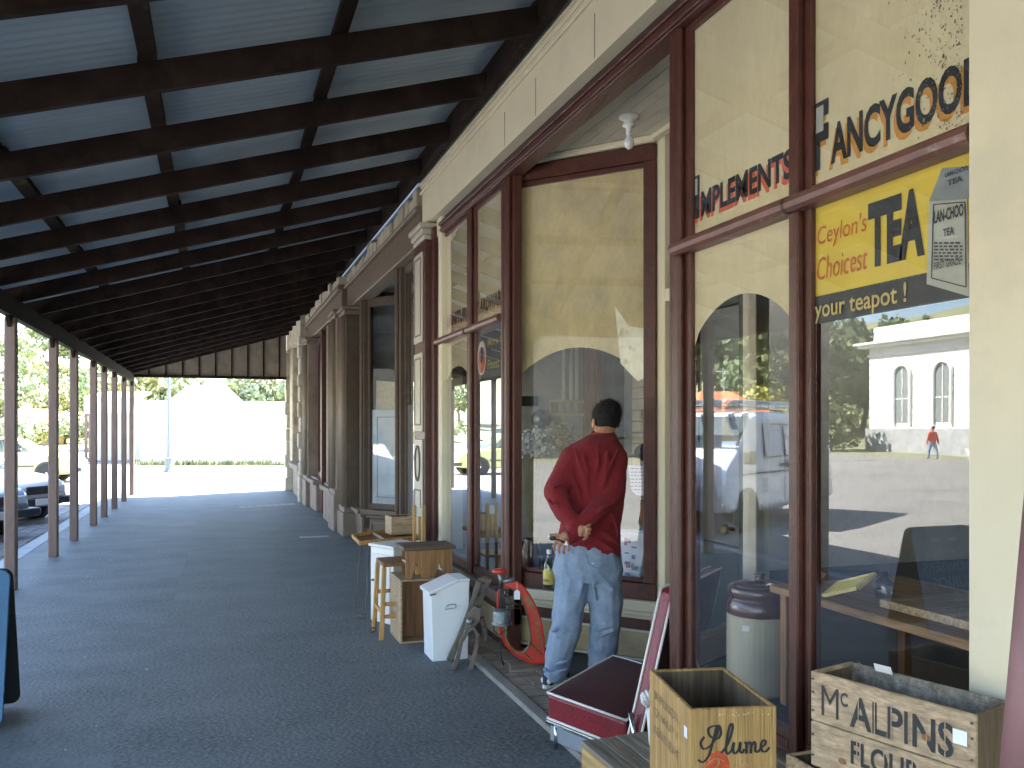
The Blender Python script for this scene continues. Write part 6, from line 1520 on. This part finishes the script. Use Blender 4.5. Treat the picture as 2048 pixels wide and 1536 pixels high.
for s_ in (-1,1):
    b.cap(q+Z*.32+Vector((.06*s_,.2,0)), q+Z*.03+Vector((.06*s_,.22,0)), .04, .022); b.cap(q+Z*.32+Vector((.06*s_,-.2,0)), q+Z*.15+Vector((.06*s_,-.14,0)), .05, .03); b.cap(q+Z*.15+Vector((.06*s_,-.14,0)), q+Z*.09+Vector((.06*s_,-.24,0)), .03, .02); b.cap(q+Z*.09+Vector((.06*s_,-.24,0)), q+Z*.02+Vector((.06*s_,-.22,0)), .02, .02)
    b.ell(q+Z*.60+Vector((.05*s_,.36,0)), (.02,.03,.05))
b.cap(q+Z*.40+Vector((0,-.25,0)), q+Z*.52+Vector((0,-.38,0)), .03, .015); remeshed(b, 'body', M['offwhite'], o, .012, 2)

# ============================================================ TREES
def crown_mesh(seed, R, Hh, leafm, nleaf, lsz, name='crown', lobes=9, flatb=.6):
    rnd = random.Random(seed); vs, fs = [], []
    L_ = []
    for k in range(lobes):
        a = rnd.uniform(0, 6.283); rr = R*rnd.uniform(.15,.68); L_.append((Vector((rr*math.cos(a), rr*math.sin(a), Hh*rnd.uniform(.35,.9))), R*rnd.uniform(.28,.5)))
    for k in range(nleaf):
        c, r = L_[rnd.randrange(lobes)]
        d = Vector((rnd.gauss(0,1), rnd.gauss(0,1), rnd.gauss(0,1)*flatb)).normalized()
        p = c+d*r*(rnd.random()**.33)
        a = Vector((rnd.gauss(0,1), rnd.gauss(0,1), rnd.gauss(0,1))).normalized(); b_ = a.cross(d).normalized() if a.cross(d).length > .01 else Vector((1,0,0))
        s = lsz*rnd.uniform(.6,1.5); n = len(vs); vs += [p-a*s, p+b_*s*.7, p+a*s, p-b_*s*.7]; fs.append((n,n+1,n+2,n+3))
    m = MB(); m.v = vs; m.f = fs; return m, L_
def tree(seed, R, Hh, leaf, name, label, nleaf=1800, lsz=.22, group='trees on the hillside'):
    o = thing(name, label, 'tree', (0,0,0), 0, group); cm, L_ = crown_mesh(seed, R, Hh, leaf, nleaf, lsz)
    build(cm, 'crown', M[leaf], o, False)
    m = MB(); m.tube([(0,0,-.5),(.05*R,.02,Hh*.3),(0,.05*R,Hh*.62)], [.06*R,.045*R,.02*R], 8)
    for c, r in L_[:6]: m.tube([(.05*R,.02,Hh*.28), c*.55+Vector((0,0,Hh*.1)), c], [.03*R,.02*R,.006*R], 6)
    build(m, 'trunk', M['bark'], o, False); return o
protos = [tree(1, 4.2, 8.5, 'leaf', 'broad_tree', '', 2200, .28), tree(2, 3.4, 7.2, 'leaf2', 'gum_tree', '', 1700, .25), tree(3, 4.8, 7.0, 'leaf', 'broad_tree', '', 2200, .30), tree(4, 2.4, 3.2, 'leaf3', 'bush', '', 1200, .20), tree(5, 2.8, 3.0, 'leaf2', 'bush', '', 1200, .20)]
used = set(); PLANTED = []
kinds = ['broad tree', 'loose gum tree', 'spreading tree', 'yellow green bush', 'olive bush']
def plant(k, x, y, s, where):
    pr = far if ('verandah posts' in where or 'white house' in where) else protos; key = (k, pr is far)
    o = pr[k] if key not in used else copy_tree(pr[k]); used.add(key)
    o.location = (x, y, hill_z(x, y)-.1); o.scale = (s,)*3; o.rotation_euler = (0, 0, random.uniform(0, 6)); o['label'] = kinds[k]+' '+where; PLANTED.append((o, k, where, x, y)); o['category'] = 'bush' if k > 2 else 'tree'
    return o
far = [tree(11, 4.2, 8.5, 'pale', 'broad_tree', '', 1500, .30), tree(12, 3.4, 7.2, 'pale2', 'gum_tree', '', 1200, .27), tree(13, 4.8, 7.0, 'pale', 'broad_tree', '', 1500, .32), tree(14, 2.4, 3.2, 'pale2', 'bush', '', 800, .22), tree(15, 2.8, 3.0, 'pale', 'bush', '', 800, .22)]  # tree copies with overexposure put into their leaf colour
bpy.context.view_layer.update()
# direct view, left: hillside behind the posts
W1 = 'on the hillside seen between the verandah posts'
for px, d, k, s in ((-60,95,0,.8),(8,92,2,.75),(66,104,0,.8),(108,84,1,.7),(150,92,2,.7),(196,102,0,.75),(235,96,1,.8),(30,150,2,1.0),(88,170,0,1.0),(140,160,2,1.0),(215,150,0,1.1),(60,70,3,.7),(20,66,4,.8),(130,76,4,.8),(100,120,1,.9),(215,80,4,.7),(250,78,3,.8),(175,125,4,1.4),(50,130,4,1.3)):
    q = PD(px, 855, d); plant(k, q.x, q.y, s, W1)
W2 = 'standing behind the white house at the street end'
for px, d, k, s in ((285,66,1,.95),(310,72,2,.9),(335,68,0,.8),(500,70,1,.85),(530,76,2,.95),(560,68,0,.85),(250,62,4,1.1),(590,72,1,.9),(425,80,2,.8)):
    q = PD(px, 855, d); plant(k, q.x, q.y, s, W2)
# mirrored view: across the road to the left
W3 = 'across the road, mirrored in the shop glass'
def mirrored(px, d):
    q = PD(px, 855, d); return 2*G-q.x, q.y
for px, d, k, s in ((1400,120,0,1.3),(1440,125,2,1.2),(1480,118,0,1.2),(1520,124,2,1.4),(1560,85,0,1.4),(1545,95,2,1.2),(1600,80,1,1.3),(1650,76,0,1.3),(1690,82,1,1.2),(1725,85,2,1.1),(1780,96,0,1.4),(1840,92,2,1.4),(1900,90,1,1.4),(1430,75,4,1.2),(1510,72,3,1.4),(1540,76,3,1.3),(1475,82,4,1.2),(1450,95,3,1.1),(1660,60,4,1.0),(1580,66,3,1.0),(1400,88,3,1.2)):
    x, y = mirrored(px, d); plant(k, x, y, s, W3)
for x, y, k, s in ((-56,14,0,1.2),(-56,-2,2,1.2)): plant(k, x, y, s, 'directly across the road, mirrored in the splayed pane')

ordn = ['leftmost', 'second from left', 'third from left', 'fourth from left', 'fifth from left', 'sixth from left', 'seventh from left', 'eighth from left', 'ninth from left']
import itertools
for key, grp in itertools.groupby(sorted(PLANTED, key=lambda t: (t[2], t[1])), key=lambda t: (t[2], t[1])):
    g = list(grp)
    def scr(t):
        x, y = (2*G-t[3], t[4]) if 'mirrored' in t[2] and 'splayed' not in t[2] else (t[3], t[4]); return (x*CO-y*SI)/(x*SI+y*CO)
    g.sort(key=scr)
    if len(g) > 1:
        for i, t in enumerate(g): t[0]['label'] = kinds[t[1]]+' '+t[2].replace('seen between', 'between')+', '+('rightmost' if i == len(g)-1 else ordn[i])
